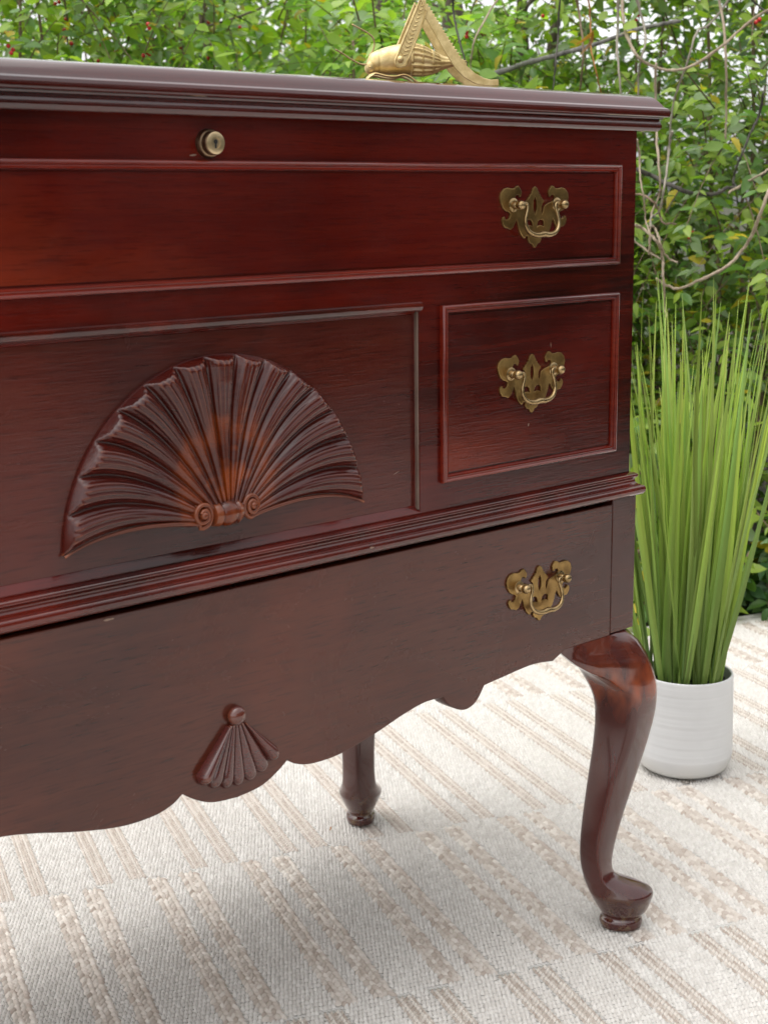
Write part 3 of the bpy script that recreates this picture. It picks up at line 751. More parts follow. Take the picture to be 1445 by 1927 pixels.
prof += [(.0667, PH-.003), (.0660, PH-.0008), (.0645, PH), (.0628, PH-.0010), (.0622, PH-.004), (.0618, PH-.030), (.0001, PH-.031)]
m.lathe(prof, (0,0,0), 72, 'Z'); m.build('pot', pot_mat(), pot, 40)
t = NT('black_gravel'); M_GRAV = t.fin(t.n('BsdfPrincipled', None, Base_Color=t.mix(t.noise(t.coords((1,1,1)), 160, 2), (.006,.006,.006), (.05,.05,.052)), Roughness=.45).outputs[0])
m = MB()
for i in range(420):
    a, r_ = rnd.uniform(0, 6.283), .059*math.sqrt(rnd.random()); s_ = rnd.uniform(.0025, .0048)
    m.lathe_scaled((r_*math.cos(a), r_*math.sin(a), PH-.018+rnd.uniform(0, .004)), s_, 5, 3, (1, rnd.uniform(.6, 1), rnd.uniform(.5, .9)))
gv = m.build('gravel', M_GRAV, pot, 20); gv['kind'] = 'stuff'
def blade_mat():
    t = NT('lime_grass_blade'); oi = t.n('ObjectInfo')
    at = t.n('Attribute', {'attribute_name': 'tint'}); sp = t.n('SeparateColor', None, Color=at.outputs['Color'])
    l, wd = sp.outputs[0], sp.outputs[1]
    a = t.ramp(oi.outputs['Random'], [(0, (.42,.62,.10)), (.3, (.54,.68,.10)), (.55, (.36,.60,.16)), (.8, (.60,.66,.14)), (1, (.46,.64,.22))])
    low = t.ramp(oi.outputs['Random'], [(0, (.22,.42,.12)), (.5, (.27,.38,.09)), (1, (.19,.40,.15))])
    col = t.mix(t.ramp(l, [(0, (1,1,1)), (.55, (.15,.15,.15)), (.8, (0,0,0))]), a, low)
    col = t.mix(t.math('MULTIPLY', t.ramp(t.math('ADD', wd, t.math('MULTIPLY', oi.outputs['Random'], .4)), [(.62, (0,0,0)), (.72, (1,1,1))]), .28), col, (.24,.25,.05))
    ln = t.noise(t.coords((900, 900, 6)), 1, 2)
    col = t.mix(t.math('MULTIPLY', ln, .25), col, (.42,.52,.12))
    col = t.mix(1.0, col, t.ramp(t.n('TexWhiteNoise', {'noise_dimensions': '1D'}, W=t.math('MULTIPLY', oi.outputs['Random'], 91.7)).outputs[0], [(0, (.42,.45,.38)), (.35, (.76,.80,.72)), (1, (1.05,1.08,.98))]), 'MULTIPLY')
    p = t.n('BsdfPrincipled', None, Base_Color=col, Roughness=.5)
    tr = t.n('BsdfTranslucent', None, Color=col)
    return t.fin(t.n('MixShader', None, i0=.32, i1=p.outputs[0], i2=tr.outputs[0]).outputs[0])
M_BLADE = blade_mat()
def blade_mesh(seed, L, bend, w0):
    r_ = random.Random(seed); m = MB(); rows = []; n_ = 14; tw = r_.uniform(-.5, .5); sw = r_.uniform(-.01, .01)
    for i in range(n_+1):
        t = i/n_; wd = w0*(.52+.48*min(1, t/.35))*(1-.08*t)*(1-t**1.5)**.8 + .0007
        x = bend*t**2.2; y = sw*math.sin(t*3); z = L*t*(1-.12*abs(bend)*t)
        a = tw*t; cx_, sx_ = math.cos(a), math.sin(a)
        rows.append([(x+dx*sx_-.22*wd*abs(q_)*cx_*-1, y+dx*cx_, z) for q_, dx in ((-1, -wd/2), (0, 0), (1, wd/2))])
    m.grid(rows); me = m.mesh('grass_blade', M_BLADE, 0)
    at = me.attributes.new('tint', 'FLOAT_COLOR', 'POINT')
    for i in range(n_+1):
        for j in range(3): at.data[i*3+j].color = (i/n_, j/2, 0, 1)
    return me
BL = [blade_mesh(i, rnd.uniform(.50, .66), rnd.uniform(.0, .06), rnd.uniform(.0065, .0140)) for i in range(28)]
TUFTS = [(.054*math.sqrt((k+.5)/17), k*2.39996) for k in range(17)]
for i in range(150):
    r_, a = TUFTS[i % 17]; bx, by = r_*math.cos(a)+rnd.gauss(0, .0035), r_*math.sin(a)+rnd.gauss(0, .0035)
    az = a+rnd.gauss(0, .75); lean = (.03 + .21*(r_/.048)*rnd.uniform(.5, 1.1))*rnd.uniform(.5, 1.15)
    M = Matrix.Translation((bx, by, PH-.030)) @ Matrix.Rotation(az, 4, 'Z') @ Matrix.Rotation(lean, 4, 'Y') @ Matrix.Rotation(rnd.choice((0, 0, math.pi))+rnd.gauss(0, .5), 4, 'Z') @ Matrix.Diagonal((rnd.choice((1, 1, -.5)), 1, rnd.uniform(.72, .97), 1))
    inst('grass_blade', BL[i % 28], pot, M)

# ------------------------------------------------------------------ vegetation
def leaf_mat(name):
    t = NT(name); at = t.n('Attribute', {'attribute_name': 'tint'}); v = t.coords((1,1,1))
    nz = t.noise(v, 30, 3)
    col = t.mix(t.math('MULTIPLY', t.ramp(nz, [(.35, (0,0,0)), (.7, (1,1,1))]), .35), at.outputs['Color'], t.mix(1.0, at.outputs['Color'], (1.5, 1.5, 1.1), 'MULTIPLY'))
    p = t.n('BsdfPrincipled', None, Base_Color=col, Roughness=.42)
    tr = t.n('BsdfTranslucent', None, Color=t.mix(1.0, col, (1.5, 1.7, .7), 'MULTIPLY'))
    return t.fin(t.n('MixShader', None, i0=.42, i1=p.outputs[0], i2=tr.outputs[0]).outputs[0])
M_LEAF = leaf_mat('bush_leaf')
def bark(name, a, b_):
    t = NT(name); nz = t.noise(t.coords((60,60,14)), 1, 5, .65); col = t.mix(t.ramp(nz, [(.3,(0,0,0)),(.7,(1,1,1))]), a, b_)
    bm = t.n('Bump', None, Strength=.6, Distance=.004, Height=nz)
    return t.fin(t.n('BsdfPrincipled', None, Base_Color=col, Roughness=.85, Normal=bm.outputs[0]).outputs[0])
BK = {'tan': bark('tan_vine_bark', (.20,.15,.10), (.42,.34,.25)), 'grey': bark('grey_vine_bark', (.16,.14,.11), (.34,.30,.24)), 'dark': bark('dark_branch_bark', (.020,.017,.014), (.09,.08,.065)),
      'brown': bark('brown_twig_bark', (.10,.065,.04), (.24,.17,.11)), 'greybark': bark('grey_branch_bark', (.06,.055,.05), (.24,.23,.21)), 'orange': bark('orange_twig_bark', (.28,.11,.03), (.42,.20,.06)), 'bark': bark('tree_bark', (.05,.038,.028), (.17,.135,.10))}
# leaf outline templates (length 1 along x, normal z), 11 verts
def leaf_template(fold, curl, wid):
    st = [(0, .0), (.16, .30), (.42, .5), (.70, .36), (1.0, 0)]
    vs = []; 
    for x, w_ in st:
        z = -curl*x*x
        vs.append((x, 0, z))
    for s_ in (-1, 1):
        for x, w_ in st[1:4]: vs.append((x-.02, s_*w_*wid, -curl*x*x+fold*w_*wid))
    fs = [(0, 5, 1), (1, 5, 6, 2), (2, 6, 7, 3), (3, 7, 4), (0, 1, 8), (1, 2, 9, 8), (2, 3, 10, 9), (3, 4, 10)]
    return np.array(vs), fs
TPL = [leaf_template(.35, .12, .52), leaf_template(.55, .30, .46), leaf_template(.15, -.08, .58), leaf_template(.5, .5, .50)]
FT = TPL[0][1]
def leaves_mesh(name, P, A, Nn, S, tint, mat, tid):
    """P base points, A unit axes, Nn unit normals, S lengths, tint colours (n,3)"""
    n = len(P); Bn = np.cross(Nn, A)
    T = np.stack([t[0] for t in TPL])[tid]                              # n,11,3
    Vv = P[:, None] + S[:, None, None]*(T[:, :, 0:1]*A[:, None] + T[:, :, 1:2]*Bn[:, None] + T[:, :, 2:3]*Nn[:, None])
    nv = Vv.shape[1]; lt = [len(f) for f in FT]; fl = np.array([i for f in FT for i in f])
    L = (fl[None] + nv*np.arange(n)[:, None]).ravel(); tot = np.tile(lt, n); sta = np.concatenate([[0], np.cumsum(tot)[:-1]])
    me = bpy.data.meshes.new(name); me.vertices.add(n*nv); me.vertices.foreach_set('co', Vv.astype(np.float32).ravel())
    me.loops.add(len(L)); me.loops.foreach_set('vertex_index', L.astype(np.int32))
    me.polygons.add(len(tot)); me.polygons.foreach_set('loop_start', sta.astype(np.int32)); me.polygons.foreach_set('loop_total', tot.astype(np.int32))
    me.update(calc_edges=True); at = me.attributes.new('tint', 'FLOAT_COLOR', 'POINT')
    c_ = np.repeat(np.concatenate([tint, np.ones((n, 1))], 1), nv, 0).astype(np.float32); at.data.foreach_set('color', c_.ravel())
    me.materials.append(mat); me.shade_smooth(); return me
def unit(a): return a/np.maximum(1e-9, np.linalg.norm(a, axis=-1, keepdims=True))
GREENS = {'mid': [(.13,.22,.028),(.20,.29,.035),(.10,.19,.050),(.24,.33,.05),(.16,.23,.10)],
          'light': [(.19,.32,.045),(.27,.40,.055),(.15,.28,.07),(.30,.42,.09),(.21,.31,.14)],
          'deep': [(.045,.11,.022),(.065,.14,.025),(.050,.115,.045),(.085,.15,.07),(.08,.16,.028)]}
GREENS['reflection_hedge'] = [(.012,.030,.008),(.018,.036,.008),(.012,.026,.012),(.02,.04,.012),(.018,.034,.008)]  # extra dark greens, to keep the chest front's reflections low
YEL = (.42, .33, .035)
CP = np.array(CAMP); CFn, CRn, CUn = np.array(cf), np.array(cr), np.array(cu)
leaf_singles = {}
def single_mesh(tid, ci, pal):
    key = (tid, ci, pal)
    if key not in leaf_singles:
        col = np.array([YEL if ci == 9 else GREENS[pal][ci]])
        leaf_singles[key] = leaves_mesh('leaf', np.zeros((1,3)), np.array([[1.0,0,0]]), np.array([[0,0,1.0]]), np.array([1.0]), col, M_LEAF, np.array([tid]))
    return leaf_singles[key]
def bush(label, c, rad, z0, z1, ntw, pal, size=.047, yellow=.02, singles=0, berries=0, name='shrub', seed=1, cat='shrub', taper=.3, nodes=9, tl=(.22, .42), stems=7, group='shrubs in the thicket'):
    g_ = np.random.default_rng(seed)
    root = thing(name, label, cat, (c[0], c[1], GZ-.016), 0, group)
    n = ntw
    a = g_.uniform(0, 2*np.pi, n); rr = np.sqrt(g_.uniform(.08, 1, n)); zz = z0+(z1-z0)*g_.uniform(0, 1, n)**.9
    prof_ = 1-taper*np.clip((zz-z0)/(z1-z0), 0, 1)**2
    lump = 1+.22*np.sin(a*3+seed)+.14*np.sin(a*5+zz*6+seed)
    P0 = np.stack([c[0]+rad[0]*rr*prof_*lump*np.cos(a), c[1]+rad[1]*rr*prof_*lump*np.sin(a), zz], 1)
    out_ = np.stack([np.cos(a), np.sin(a), np.zeros(n)], 1)
    d = unit(out_*.75 + np.array([0,0,.35]) + g_.normal(0, .55, (n, 3)))
    L = g_.uniform(tl[0], tl[1], n)
    tt = np.linspace(.04, 1, nodes)
    pts_ = P0[:, None] + d[:, None]*(L[:, None]*tt)[:, :, None]
    pts_[:, :, 2] -= (L[:, None]*tt**2*.28)
    tang = unit(d[:, None] + np.array([0,0,-.56])*tt[None, :, None])
    # twigs
    tv = pts_[:, ::2]; m_ = tv.shape[1]; rr_ = np.linspace(.0026, .0009, m_)
    off = np.array([(1,0,0), (-.5,.87,0), (-.5,-.87,.3)])
    Vt = (tv[:, :, None] + off[None, None]*rr_[None, :, None, None]).reshape(-1, 3); F = []
    base = (np.arange(n)*m_*3)[:, None]
    for i in range(m_-1):
        for k in range(3):
            k2 = (k+1) % 3; F.append(base + np.array([[i*3+k, i*3+k2, (i+1)*3+k2, (i+1)*3+k]]))
    F = np.concatenate(F, 0)
    me = bpy.data.meshes.new('twigs'); me.from_pydata(Vt.tolist(), [], F.tolist()); me.materials.append(BK['brown']); me.shade_smooth()
    o = bpy.data.objects.new('twigs', me); C.objects.link(o); o.parent = root; o.matrix_parent_inverse = Matrix.Translation((-c[0], -c[1], -(GZ-.016))); o['kind'] = 'stuff'
    # stems from the ground up into the crown
    for i in range(stems):
        aa = g_.uniform(0, 6.28); r1 = g_.uniform(.1, .55)
        b0 = np.array([c[0]+.10*np.cos(aa), c[1]+.10*np.sin(aa), GZ-.02]); b1 = np.array([c[0]+rad[0]*r1*np.cos(aa), c[1]+rad[1]*r1*np.sin(aa), z0+(z1-z0)*g_.uniform(.55, .95)])
        mid = (b0+b1)/2+np.array([.05*np.cos(aa+1), .05*np.sin(aa+1), .1])
        m = MB(); P_ = catmull([b0, b0*.6+mid*.4, mid, b1], 5); m.tube(P_, [.011-.008*j/(len(P_)-1) for j in range(len(P_))], 7)
        so_ = m.build('stem', BK['brown'], root, 0); so_.matrix_parent_inverse = Matrix.Translation((-c[0], -c[1], -(GZ-.016)))
    # leaves: opposite pairs
    side = unit(np.cross(tang, np.array([0,0,1.0]) + g_.normal(0, .25, (n, 1, 3))))
    sg = np.array([1.0, -1.0])
    Pl = np.repeat(pts_[:, :, None], 2, 2); Sd = side[:, :, None]*sg[None, None, :, None]
    Al = unit(Sd*.85 + tang[:, :, None]*.55 + g_.normal(0, .28, Pl.shape) + np.array([0,0,-.12]))
    Nl = np.array([0,0,.95]) + g_.normal(0, .38, Pl.shape) + out_[:, None, None]*.35
    Nl = unit(Nl - Al*np.sum(Nl*Al, -1, keepdims=True))
    Pl, Al, Nl = Pl.reshape(-1, 3), Al.reshape(-1, 3), Nl.reshape(-1, 3)
    keep = g_.random(len(Pl)) > .14; Pl, Al, Nl = Pl[keep], Al[keep], Nl[keep]; nl = len(Pl)
    Sz = size*np.clip(g_.normal(.92, .24, nl), .4, 1.5)
    tid = g_.integers(0, len(TPL), nl); ci = g_.integers(0, 5, nl)
    cols = np.array(GREENS[pal])[ci]; yl = g_.random(nl) < yellow; cols[yl] = YEL; ci[yl] = 9
    cols = cols*np.clip(g_.normal(1, .12, (nl, 1)), .7, 1.3)
    # the leaves that show largest become parts of their own
    dv = Pl+Al*Sz[:, None]*.5-CP; dep = dv@CFn; px = 722.5+FPX*(dv@CRn)/dep; py = 963.5-FPX*(dv@CUn)/dep
    ins = (px > 0) & (px < 1445) & (py > 0) & ((py < 110+.0625*px) | ((px > 1205) & (py < 1150))) & (dep > 0)
    area = np.where(ins, Sz/np.maximum(dep, .1)*np.abs(np.sum(Nl*unit(dv), 1)), 0) if singles else np.zeros(nl)
    pick = np.argsort(-area)[:singles] if singles else np.array([], int); pick = pick[area[pick] > 0] if len(pick) else pick
    rest = np.ones(nl, bool); rest[pick] = False
    me = leaves_mesh('foliage', Pl[rest], Al[rest], Nl[rest], Sz[rest], cols[rest], M_LEAF, tid[rest])
    o = bpy.data.objects.new('foliage', me); C.objects.link(o); o.parent = root; o.matrix_parent_inverse = Matrix.Translation((-c[0], -c[1], -(GZ-.016))); o['kind'] = 'stuff'
    for i in pick:
        A_, N3, s_ = Al[i], Nl[i], Sz[i]; B_ = np.cross(N3, A_)
        M = Matrix([[A_[r]*s_, B_[r]*s_, N3[r]*s_, Pl[i][r]] for r in range(3)] + [[0, 0, 0, 1]])
        o = bpy.data.objects.new('leaf', single_mesh(int(tid[i]), int(ci[i]), pal)); C.objects.link(o); o.parent = root
        o.matrix_parent_inverse = Matrix.Translation((-c[0], -c[1], -(GZ-.016))); o.matrix_basis = M
    if berries:
        vis = np.where(ins)[0]; ch = g_.choice(vis, min(berries, len(vis)), replace=False)
        for i in ch:
            for q_ in range(g_.integers(1, 4)):
                o = inst('berry', BERRY, root); o.matrix_parent_inverse = Matrix.Translation((-c[0], -c[1], -(GZ-.016)))
                o.location = Pl[i]+g_.normal(0, .006, 3)+np.array([0,0,-.004])
    return root
t = NT('red_berry'); M_BERRY = t.fin(t.n('BsdfPrincipled', None, Base_Color=(.48,.020,.022,1), Roughness=.25).outputs[0])
m = MB(); m.ball((0,0,0), .0044, 10, 7); BERRY = m.mesh('berry', M_BERRY, 0)

FH = np.array([math.sin(YAW), math.cos(YAW)]); RH = np.array([FH[1], -FH[0]]); CXY = np.array([CAMP.x, CAMP.y])
def vpos(s_, t_): p = CXY + FH*t_ + RH*s_; return (float(p[0]), float(p[1]))
bush('tall shrub with red berries at the upper left behind the lid', vpos(-.86, 3.55), (.55, .50), .25, 1.46, 480, 'mid', .040, .03, 130, 26, seed=3)
bush('light green shrub rising behind the lid left of the grasshopper antennae', vpos(-.30, 3.75), (.50, .45), .25, 1.36, 470, 'light', .041, .04, 130, 5, seed=5)
bush('broad leaved shrub directly behind the brass grasshopper head', vpos(.02, 3.45), (.30, .34), .25, 1.20, 230, 'light', .044, .02, 100, 3, seed=8)
bush('open low shrub with sky showing through behind the grasshopper shin', vpos(.34, 3.75), (.34, .36), .2, 1.09, 260, 'light', .041, .05, 100, 2, seed=13)
bush('dense tall shrub filling the background right of the lid corner', vpos(.80, 3.75), (.44, .50), .20, 1.62, 700, 'mid', .038, .03, 200, 3, seed=21)
bush('deep green shrub close behind the grass plant at the right frame edge', vpos(.80, 3.35), (.36, .26), .05, .98, 420, 'mid', .037, .035, 160, 3, seed=34, nodes=8)
bush('shrub beyond the left end of the chest', vpos(-1.75, 3.7), (.6, .5), .2, 1.45, 220, 'mid', .046, seed=41)
bush('shrub beyond the right end of the thicket', vpos(1.7, 3.6), (.6, .5), .1, 1.7, 300, 'mid', .046, seed=43)
# lower trees farther back, loose crowns through which the sky shows
bush('loose pale tree crown far behind the left shrubs', vpos(-.9, 6.0), (1.3, .8), .6, 2.1, 800, 'light', .05, .05, seed=51, name='small_tree', cat='tree', group='trees behind the thicket')
bush('loose dark tree crown far behind the right shrubs', vpos(1.5, 5.6), (.9, .8), .2, 2.6, 420, 'deep', .05, .02, seed=53, name='small_tree', cat='tree', group='trees behind the thicket')
bush('mid green tree crown far behind the grasshopper', vpos(-.25, 7.4), (1.3, .7), .6, 1.75, 420, 'mid', .05, .06, seed=61, name='small_tree', cat='tree', group='trees behind the thicket')
bush('wide tree crown far behind the berry shrub', vpos(-1.7, 7.0), (1.3, .7), .6, 2.2, 600, 'mid', .05, .05, seed=63, name='small_tree', cat='tree', group='trees behind the thicket')
bush('sparse small tree far behind the grasshopper', vpos(.25, 6.2), (.8, .6), .3, 1.55, 260, 'light', .05, .08, seed=57, name='small_tree', cat='tree', group='trees behind the thicket')

# dark bushes added out of view, for the polished chest front to mirror
for i, (x, y, h_) in enumerate(((1.6, -6.6, 3.0), (3.8, -5.6, 3.4), (6.0, -4.2, 3.2), (7.6, -2.4, 3.0), (-.8, -7.2, 3.2))):
    bush('tall dark bush added out of view in front of the chest for its reflections', (x, y), (1.5, 1.0), .1, h_, 620, 'reflection_hedge', .15, 0, seed=70+i, name='reflection_hedge', cat='reflection_hedge', tl=(.4, .8), nodes=6, stems=3, group='added bushes mirrored in the chest')

# ground cover at the rug edge
for i, (du, dv_, lb) in enumerate(((1.46, -1.30, 'low leafy ground plant at the rug edge right of the grass pot'), (1.30, -1.34, 'low ground plant behind the grass blades at the rug edge'), (1.62, -1.32, 'low ground plant with yellowing leaves beyond the right frame edge'))):
    p = RU*du+RV*dv_
    bush(lb, (p.x, p.y), (.12, .09), .0, .085, 46, 'deep' if i != 1 else 'mid', .046, .10, 60 if i == 0 else 20, 0, seed=90+i, name='ground_plant', cat='ground cover', nodes=5, tl=(.06, .13), stems=2, group='ground cover along the rug edge')

VINES = [
    ('vine', 'tan vine sagging in a wide U-shaped loop above the right lid corner', 'tan', 0.0042, [(1.599, 0.891, 1.232), (1.611, 0.894, 1.176), (1.572, 0.852, 1.112), (1.557, 0.811, 1.065), (1.597, 0.806, 1.049), (1.613, 0.776, 1.04), (1.589, 0.71, 1.042), (1.614, 0.665, 1.075), (1.669, 0.648, 1.117), (1.669, 0.602, 1.137), (1.664, 0.525, 1.161)]),
    ('vine', 'pale straight vine hanging down inside the right end of the looped vine', 'tan', 0.0036, [(1.608, 0.681, 1.209), (1.649, 0.698, 1.159), (1.635, 0.674, 1.092), (1.63, 0.665, 1.026), (1.675, 0.695, 0.973), (1.692, 0.706, 0.915)]),
    ('vine', 'thin grey vine slanting down past the right corner of the lid', 'grey', 0.0028, [(1.69, 0.675, 1.197), (1.685, 0.739, 1.128), (1.645, 0.744, 1.106), (1.628, 0.751, 1.051), (1.657, 0.802, 0.983), (1.671, 0.82, 0.91), (1.643, 0.804, 0.845), (1.649, 0.822, 0.78)]),
    ('vine', 'pale hanging vine just right of the case edge under the lid corner', 'tan', 0.003, [(1.492, 0.718, 1.042), (1.514, 0.733, 0.979), (1.484, 0.704, 0.903), (1.469, 0.684, 0.834), (1.5, 0.708, 0.815), (1.495, 0.72, 0.782), (1.453, 0.691, 0.746), (1.451, 0.69, 0.708)]),
    ('vine', 'long pale bare stem arching from the right frame edge down to the grass tips', 'tan', 0.0042, [(1.57, 0.473, 0.915), (1.588, 0.521, 0.845), (1.561, 0.52, 0.816), (1.55, 0.526, 0.781), (1.59, 0.572, 0.739), (1.597, 0.602, 0.705), (1.553, 0.606, 0.681), (1.537, 0.648, 0.659), (1.563, 0.708, 0.643), (1.549, 0.726, 0.65), (1.518, 0.724, 0.663)]),
    ('branch', 'dark knobbly branch sagging across the leaves right of the case', 'dark', 0.0058, [(1.591, 0.832, 0.861), (1.639, 0.834, 0.85), (1.634, 0.795, 0.835), (1.643, 0.765, 0.822), (1.693, 0.784, 0.817), (1.727, 0.772, 0.814), (1.71, 0.733, 0.816), (1.732, 0.722, 0.826), (1.795, 0.731, 0.826), (1.805, 0.709, 0.841), (1.79, 0.675, 0.858), (1.836, 0.672, 0.877)]),
    ('twig', 'dark upright twig rising from the sagging dark branch', 'dark', 0.003, [(1.752, 0.727, 0.832), (1.784, 0.747, 0.851), (1.762, 0.725, 0.872), (1.757, 0.712, 0.89), (1.806, 0.734, 0.919), (1.826, 0.737, 0.941), (1.801, 0.708, 0.965)]),
    ('vine', 'pale twig crossing over the sagging dark branch at the right frame edge', 'tan', 0.003, [(1.687, 0.691, 0.816), (1.728, 0.689, 0.831), (1.709, 0.65, 0.843), (1.699, 0.627, 0.85), (1.742, 0.64, 0.861), (1.765, 0.626, 0.873)]),
    ('vine', 'brown kinked vine in the tangle beside the case, topmost strand', 'brown', 0.003, [(1.412, 0.724, 0.814), (1.458, 0.73, 0.815), (1.447, 0.699, 0.812), (1.447, 0.68, 0.801), (1.493, 0.704, 0.787), (1.509, 0.711, 0.773), (1.481, 0.683, 0.764), (1.496, 0.681, 0.763), (1.547, 0.704, 0.761)]),
    ('vine', 'pale broken stem drooping from the tangle beside the case toward the grass', 'tan', 0.0038, [(1.428, 0.709, 0.762), (1.465, 0.718, 0.756), (1.449, 0.686, 0.744), (1.443, 0.667, 0.732), (1.486, 0.689, 0.715), (1.497, 0.694, 0.694), (1.463, 0.667, 0.675), (1.469, 0.668, 0.649), (1.507, 0.696, 0.617), (1.501, 0.686, 0.594)]),
    ('twig', 'short pale forked twig ending in midair beside the case', 'tan', 0.003, [(1.434, 0.677, 0.759), (1.466, 0.692, 0.757), (1.444, 0.666, 0.744), (1.435, 0.652, 0.727), (1.478, 0.675, 0.71), (1.495, 0.676, 0.699), (1.471, 0.642, 0.697)]),
    ('twig', 'straight pale twig poking out from behind the case edge', 'tan', 0.0028, [(1.421, 0.716, 0.74), (1.46, 0.729, 0.731), (1.454, 0.693, 0.714), (1.459, 0.67, 0.702)]),
    ('vine', 'thin upright pale vine threading the tangle beside the case', 'tan', 0.0022, [(1.399, 0.681, 0.909), (1.428, 0.698, 0.877), (1.402, 0.675, 0.842), (1.393, 0.66, 0.813), (1.431, 0.686, 0.79), (1.442, 0.692, 0.769), (1.414, 0.66, 0.746), (1.418, 0.662, 0.731), (1.454, 0.694, 0.711)]),
    ('vine', 'grey diagonal vine meeting the tangle beside the case from above', 'grey', 0.0028, [(1.493, 0.678, 0.924), (1.511, 0.697, 0.895), (1.474, 0.675, 0.847), (1.453, 0.663, 0.82), (1.48, 0.691, 0.786), (1.474, 0.704, 0.775), (1.435, 0.675, 0.759)]),
    ('branch', 'thick grey branch rising to the right behind the lid corner', 'greybark', 0.0075, [(1.654, 1.313, 1.059), (1.707, 1.267, 1.082), (1.685, 1.198, 1.088), (1.69, 1.128, 1.097), (1.761, 1.083, 1.119), (1.802, 1.019, 1.143), (1.783, 0.937, 1.147), (1.793, 0.893, 1.15)]),
    ('vine', 'grey stem behind the lid standing left of the looped vine', 'grey', 0.0032, [(1.557, 0.862, 1.206), (1.573, 0.871, 1.133), (1.533, 0.84, 1.08), (1.513, 0.814, 1.012), (1.54, 0.83, 0.937)]),
    ('vine', 'pale grey stem behind the lid with a crooked top, left of the lid corner', 'grey', 0.0032, [(1.614, 0.878, 1.213), (1.646, 0.876, 1.153), (1.616, 0.839, 1.104), (1.586, 0.825, 1.063), (1.609, 0.849, 1.028), (1.611, 0.846, 0.95)]),
    ('twig', 'thin dark twig leaning behind the brass grasshopper shin', 'dark', 0.0028, [(1.33, 1.067, 1.21), (1.353, 1.086, 1.157), (1.333, 1.053, 1.105), (1.329, 1.03, 1.06), (1.367, 1.053, 1.04)]),
    ('twig', 'thin pale twig curving up right of the brass grasshopper shin', 'tan', 0.0028, [(1.476, 1.002, 1.253), (1.449, 1.058, 1.185), (1.392, 1.052, 1.128), (1.362, 1.043, 1.092), (1.385, 1.072, 1.061), (1.389, 1.072, 1.032)]),
    ('twig', 'slim dark stem rising between the grasshopper and the thick grey branch', 'dark', 0.0026, [(1.555, 0.998, 1.211), (1.575, 1.021, 1.127), (1.544, 0.998, 1.074), (1.525, 0.988, 1.013)]),
    ('twig', 'orange brown twig behind the lid with a dry curled leaf', 'orange', 0.0022, [(1.593, 0.964, 1.211), (1.621, 0.979, 1.146), (1.594, 0.953, 1.093), (1.587, 0.932, 1.042), (1.628, 0.953, 1.007)]),
    ('twig', 'brown stem beside the dry curled leaf behind the lid', 'brown', 0.0034, [(1.651, 1.047, 1.234), (1.68, 1.06, 1.178), (1.658, 1.03, 1.123), (1.644, 1.016, 1.07), (1.672, 1.047, 1.022)]),
    ('twig', 'dark twig slanting in from the top right picture corner', 'dark', 0.0028, [(1.732, 0.704, 1.185), (1.777, 0.704, 1.16), (1.771, 0.658, 1.132)]),
    ('twig', 'dark leaning twig near the right frame edge above the sagging branch', 'dark', 0.003, [(1.679, 0.617, 0.993), (1.71, 0.646, 0.957), (1.677, 0.642, 0.919), (1.661, 0.647, 0.885), (1.697, 0.688, 0.848)]),
]
for name, label, mat, rad, pts_ in VINES:
    base = Vector(pts_[0]); P_ = catmull([Vector(p)-base for p in pts_], 6); n = len(P_)
    for i in range(n): P_[i] = P_[i] + Vector((rnd.gauss(0, .0005), rnd.gauss(0, .0005), rnd.gauss(0, .0005)))
    r_ = [rad*.78*(.92+.16*rnd.random())*(1-.35*i/n)*(1.25 if i % 9 == 4 else 1) for i in range(n)]
    m = MB(); m.tube(P_, r_, 8)
    o = m.build(name, BK[mat], None, 0); o.location = base; tag(o, label, 'vine' if name == 'vine' else name, 'bare vines and twigs in front of the thicket')
TRUNKS = [
    ('tree_trunk', 'slim grey brown tree trunk seen behind the green leaves left of the grasshopper', 'bark', 0.012, [(1.748, 2.44, 1.675), (1.747, 2.441, 1.341), (1.757, 2.432, 1.224), (1.756, 2.433, 1.065)]),
    ('tree_trunk', 'brown tree trunk right behind the brass grasshopper knee', 'bark', 0.026, [(2.522, 2.281, 1.75), (2.533, 2.271, 1.383), (2.549, 2.257, 1.293), (2.563, 2.244, 1.081)]),
    ('tree_trunk', 'second brown tree trunk close beside the one behind the grasshopper knee', 'bark', 0.017, [(2.409, 2.113, 1.709), (2.382, 2.138, 1.359), (2.375, 2.144, 1.23), (2.373, 2.146, 1.07)]),
    ('tree_trunk', 'dark broad tree trunk behind the leaves above the grasshopper head', 'bark', 0.034, [(2.236, 2.269, 1.711), (2.244, 2.262, 1.361), (2.252, 2.255, 1.231), (2.257, 2.251, 1.071)]),
    ('tree_trunk', 'straight grey tree trunk between grasshopper foot and looped vine', 'bark', 0.015, [(2.236, 1.731, 1.626), (2.238, 1.729, 1.307), (2.241, 1.726, 1.203), (2.243, 1.725, 1.044)]),
    ('tree_trunk', 'crooked brown tree trunk right of the straight grey trunk', 'bark', 0.013, [(2.465, 1.793, 1.665), (2.46, 1.798, 1.331), (2.448, 1.809, 1.235), (2.439, 1.817, 1.055)]),
]
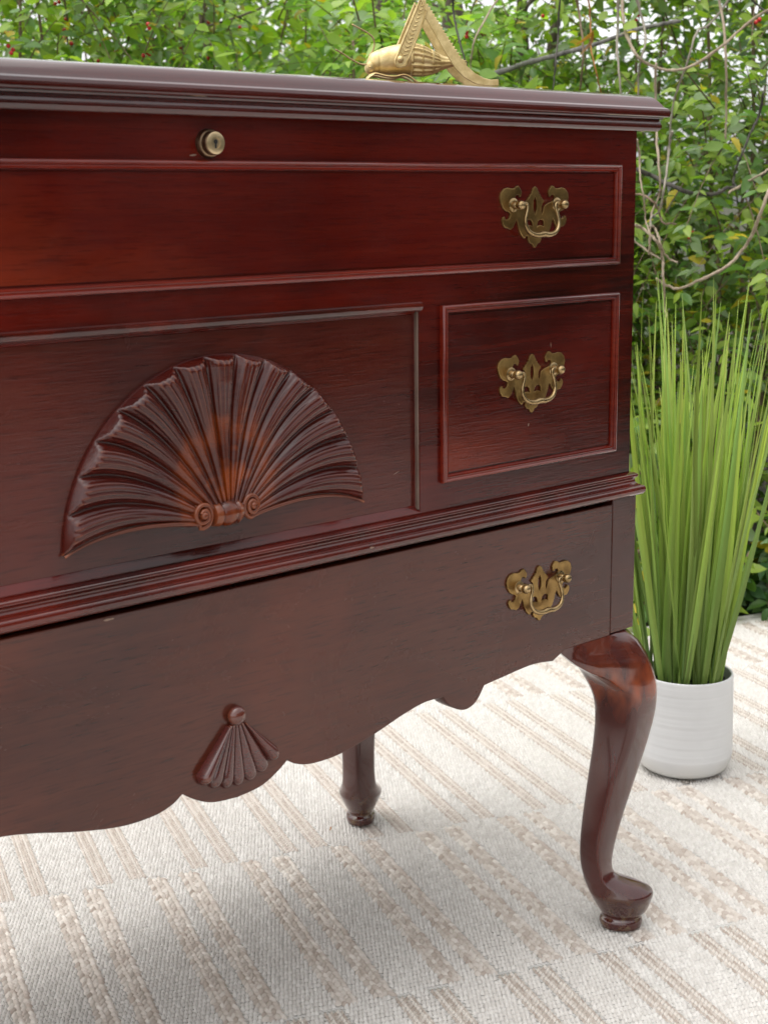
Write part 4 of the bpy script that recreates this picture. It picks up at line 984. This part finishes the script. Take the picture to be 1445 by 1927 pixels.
for name, label, mat, rad, pts_ in TRUNKS:
    b0, b1 = Vector(pts_[-1]), Vector(pts_[0]); base = Vector((b0.x, b0.y, GZ-.02))
    full = [Vector((0,0,0)), (b0-base)*.55+V(.01,.01,0)] + [Vector(p)-base for p in pts_[::-1]] + [b1-base+V(.04,.03,.7), b1-base+V(.02,.08,1.5)]
    P_ = catmull(full, 6); n = len(P_)
    root = thing(name, label, 'tree trunk', base, 0, 'tree trunks behind the thicket')
    m = MB(); m.tube(P_, [rad*(1.25-.55*i/n)*(.95+.1*rnd.random()) for i in range(n)], 10); m.build('trunk', BK[mat], root, 0)
    for q_ in range(4):
        i = rnd.randrange(n//2, n-2); dr = Vector((rnd.uniform(-1,1), rnd.uniform(-1,1), rnd.uniform(.3,1))).normalized()
        m = MB(); m.tube(catmull([P_[i], P_[i]+dr*.2, P_[i]+dr*.45+V(0,0,.08)], 5), [rad*.32*(1-.07*j) for j in range(11)], 6); m.build('limb', BK[mat], root, 0)
# dry curled leaf on the orange twig
me = leaves_mesh('dry_leaf', np.array([[0,0,0],[.004,0,.002]]), unit(np.array([[.1,.2,-.9],[-.5,.3,-.6]])), unit(np.array([[.7,-.7,0],[.5,-.8,.1]])), np.array([.05,.04]), np.array([(.20,.085,.025),(.25,.12,.04)]), M_LEAF, np.array([3,1]))
o = bpy.data.objects.new('dry_leaf', me); C.objects.link(o); o.location = (1.60, .955, 1.125); tag(o, 'dry curled brown leaf caught on the orange twig behind the lid', 'leaf')

# bits blown onto the rug
for (u, v, l, a, lb, mt) in ((.2869, -.567, .010, .6, 'tiny curled orange twig lying on the rug left of the rear leg', 'orange'), (.905, -.345, .012, 2.1, 'tiny pale straw bit lying on the rug to the right of the front leg', 'tan')):
    p = RU*u+RV*v; m = MB(); q_ = [V(-l*.5*math.cos(a), -l*.5*math.sin(a), .0008), V(0, 0, .0022), V(l*.4*math.cos(a+.5), l*.4*math.sin(a+.5), .0010)]
    m.tube(catmull(q_, 4), .0008, 6); o = m.build('debris', BK[mt], None, 0); o.location = (p.x, p.y, GZ+.0004); tag(o, lb, 'twig bit')
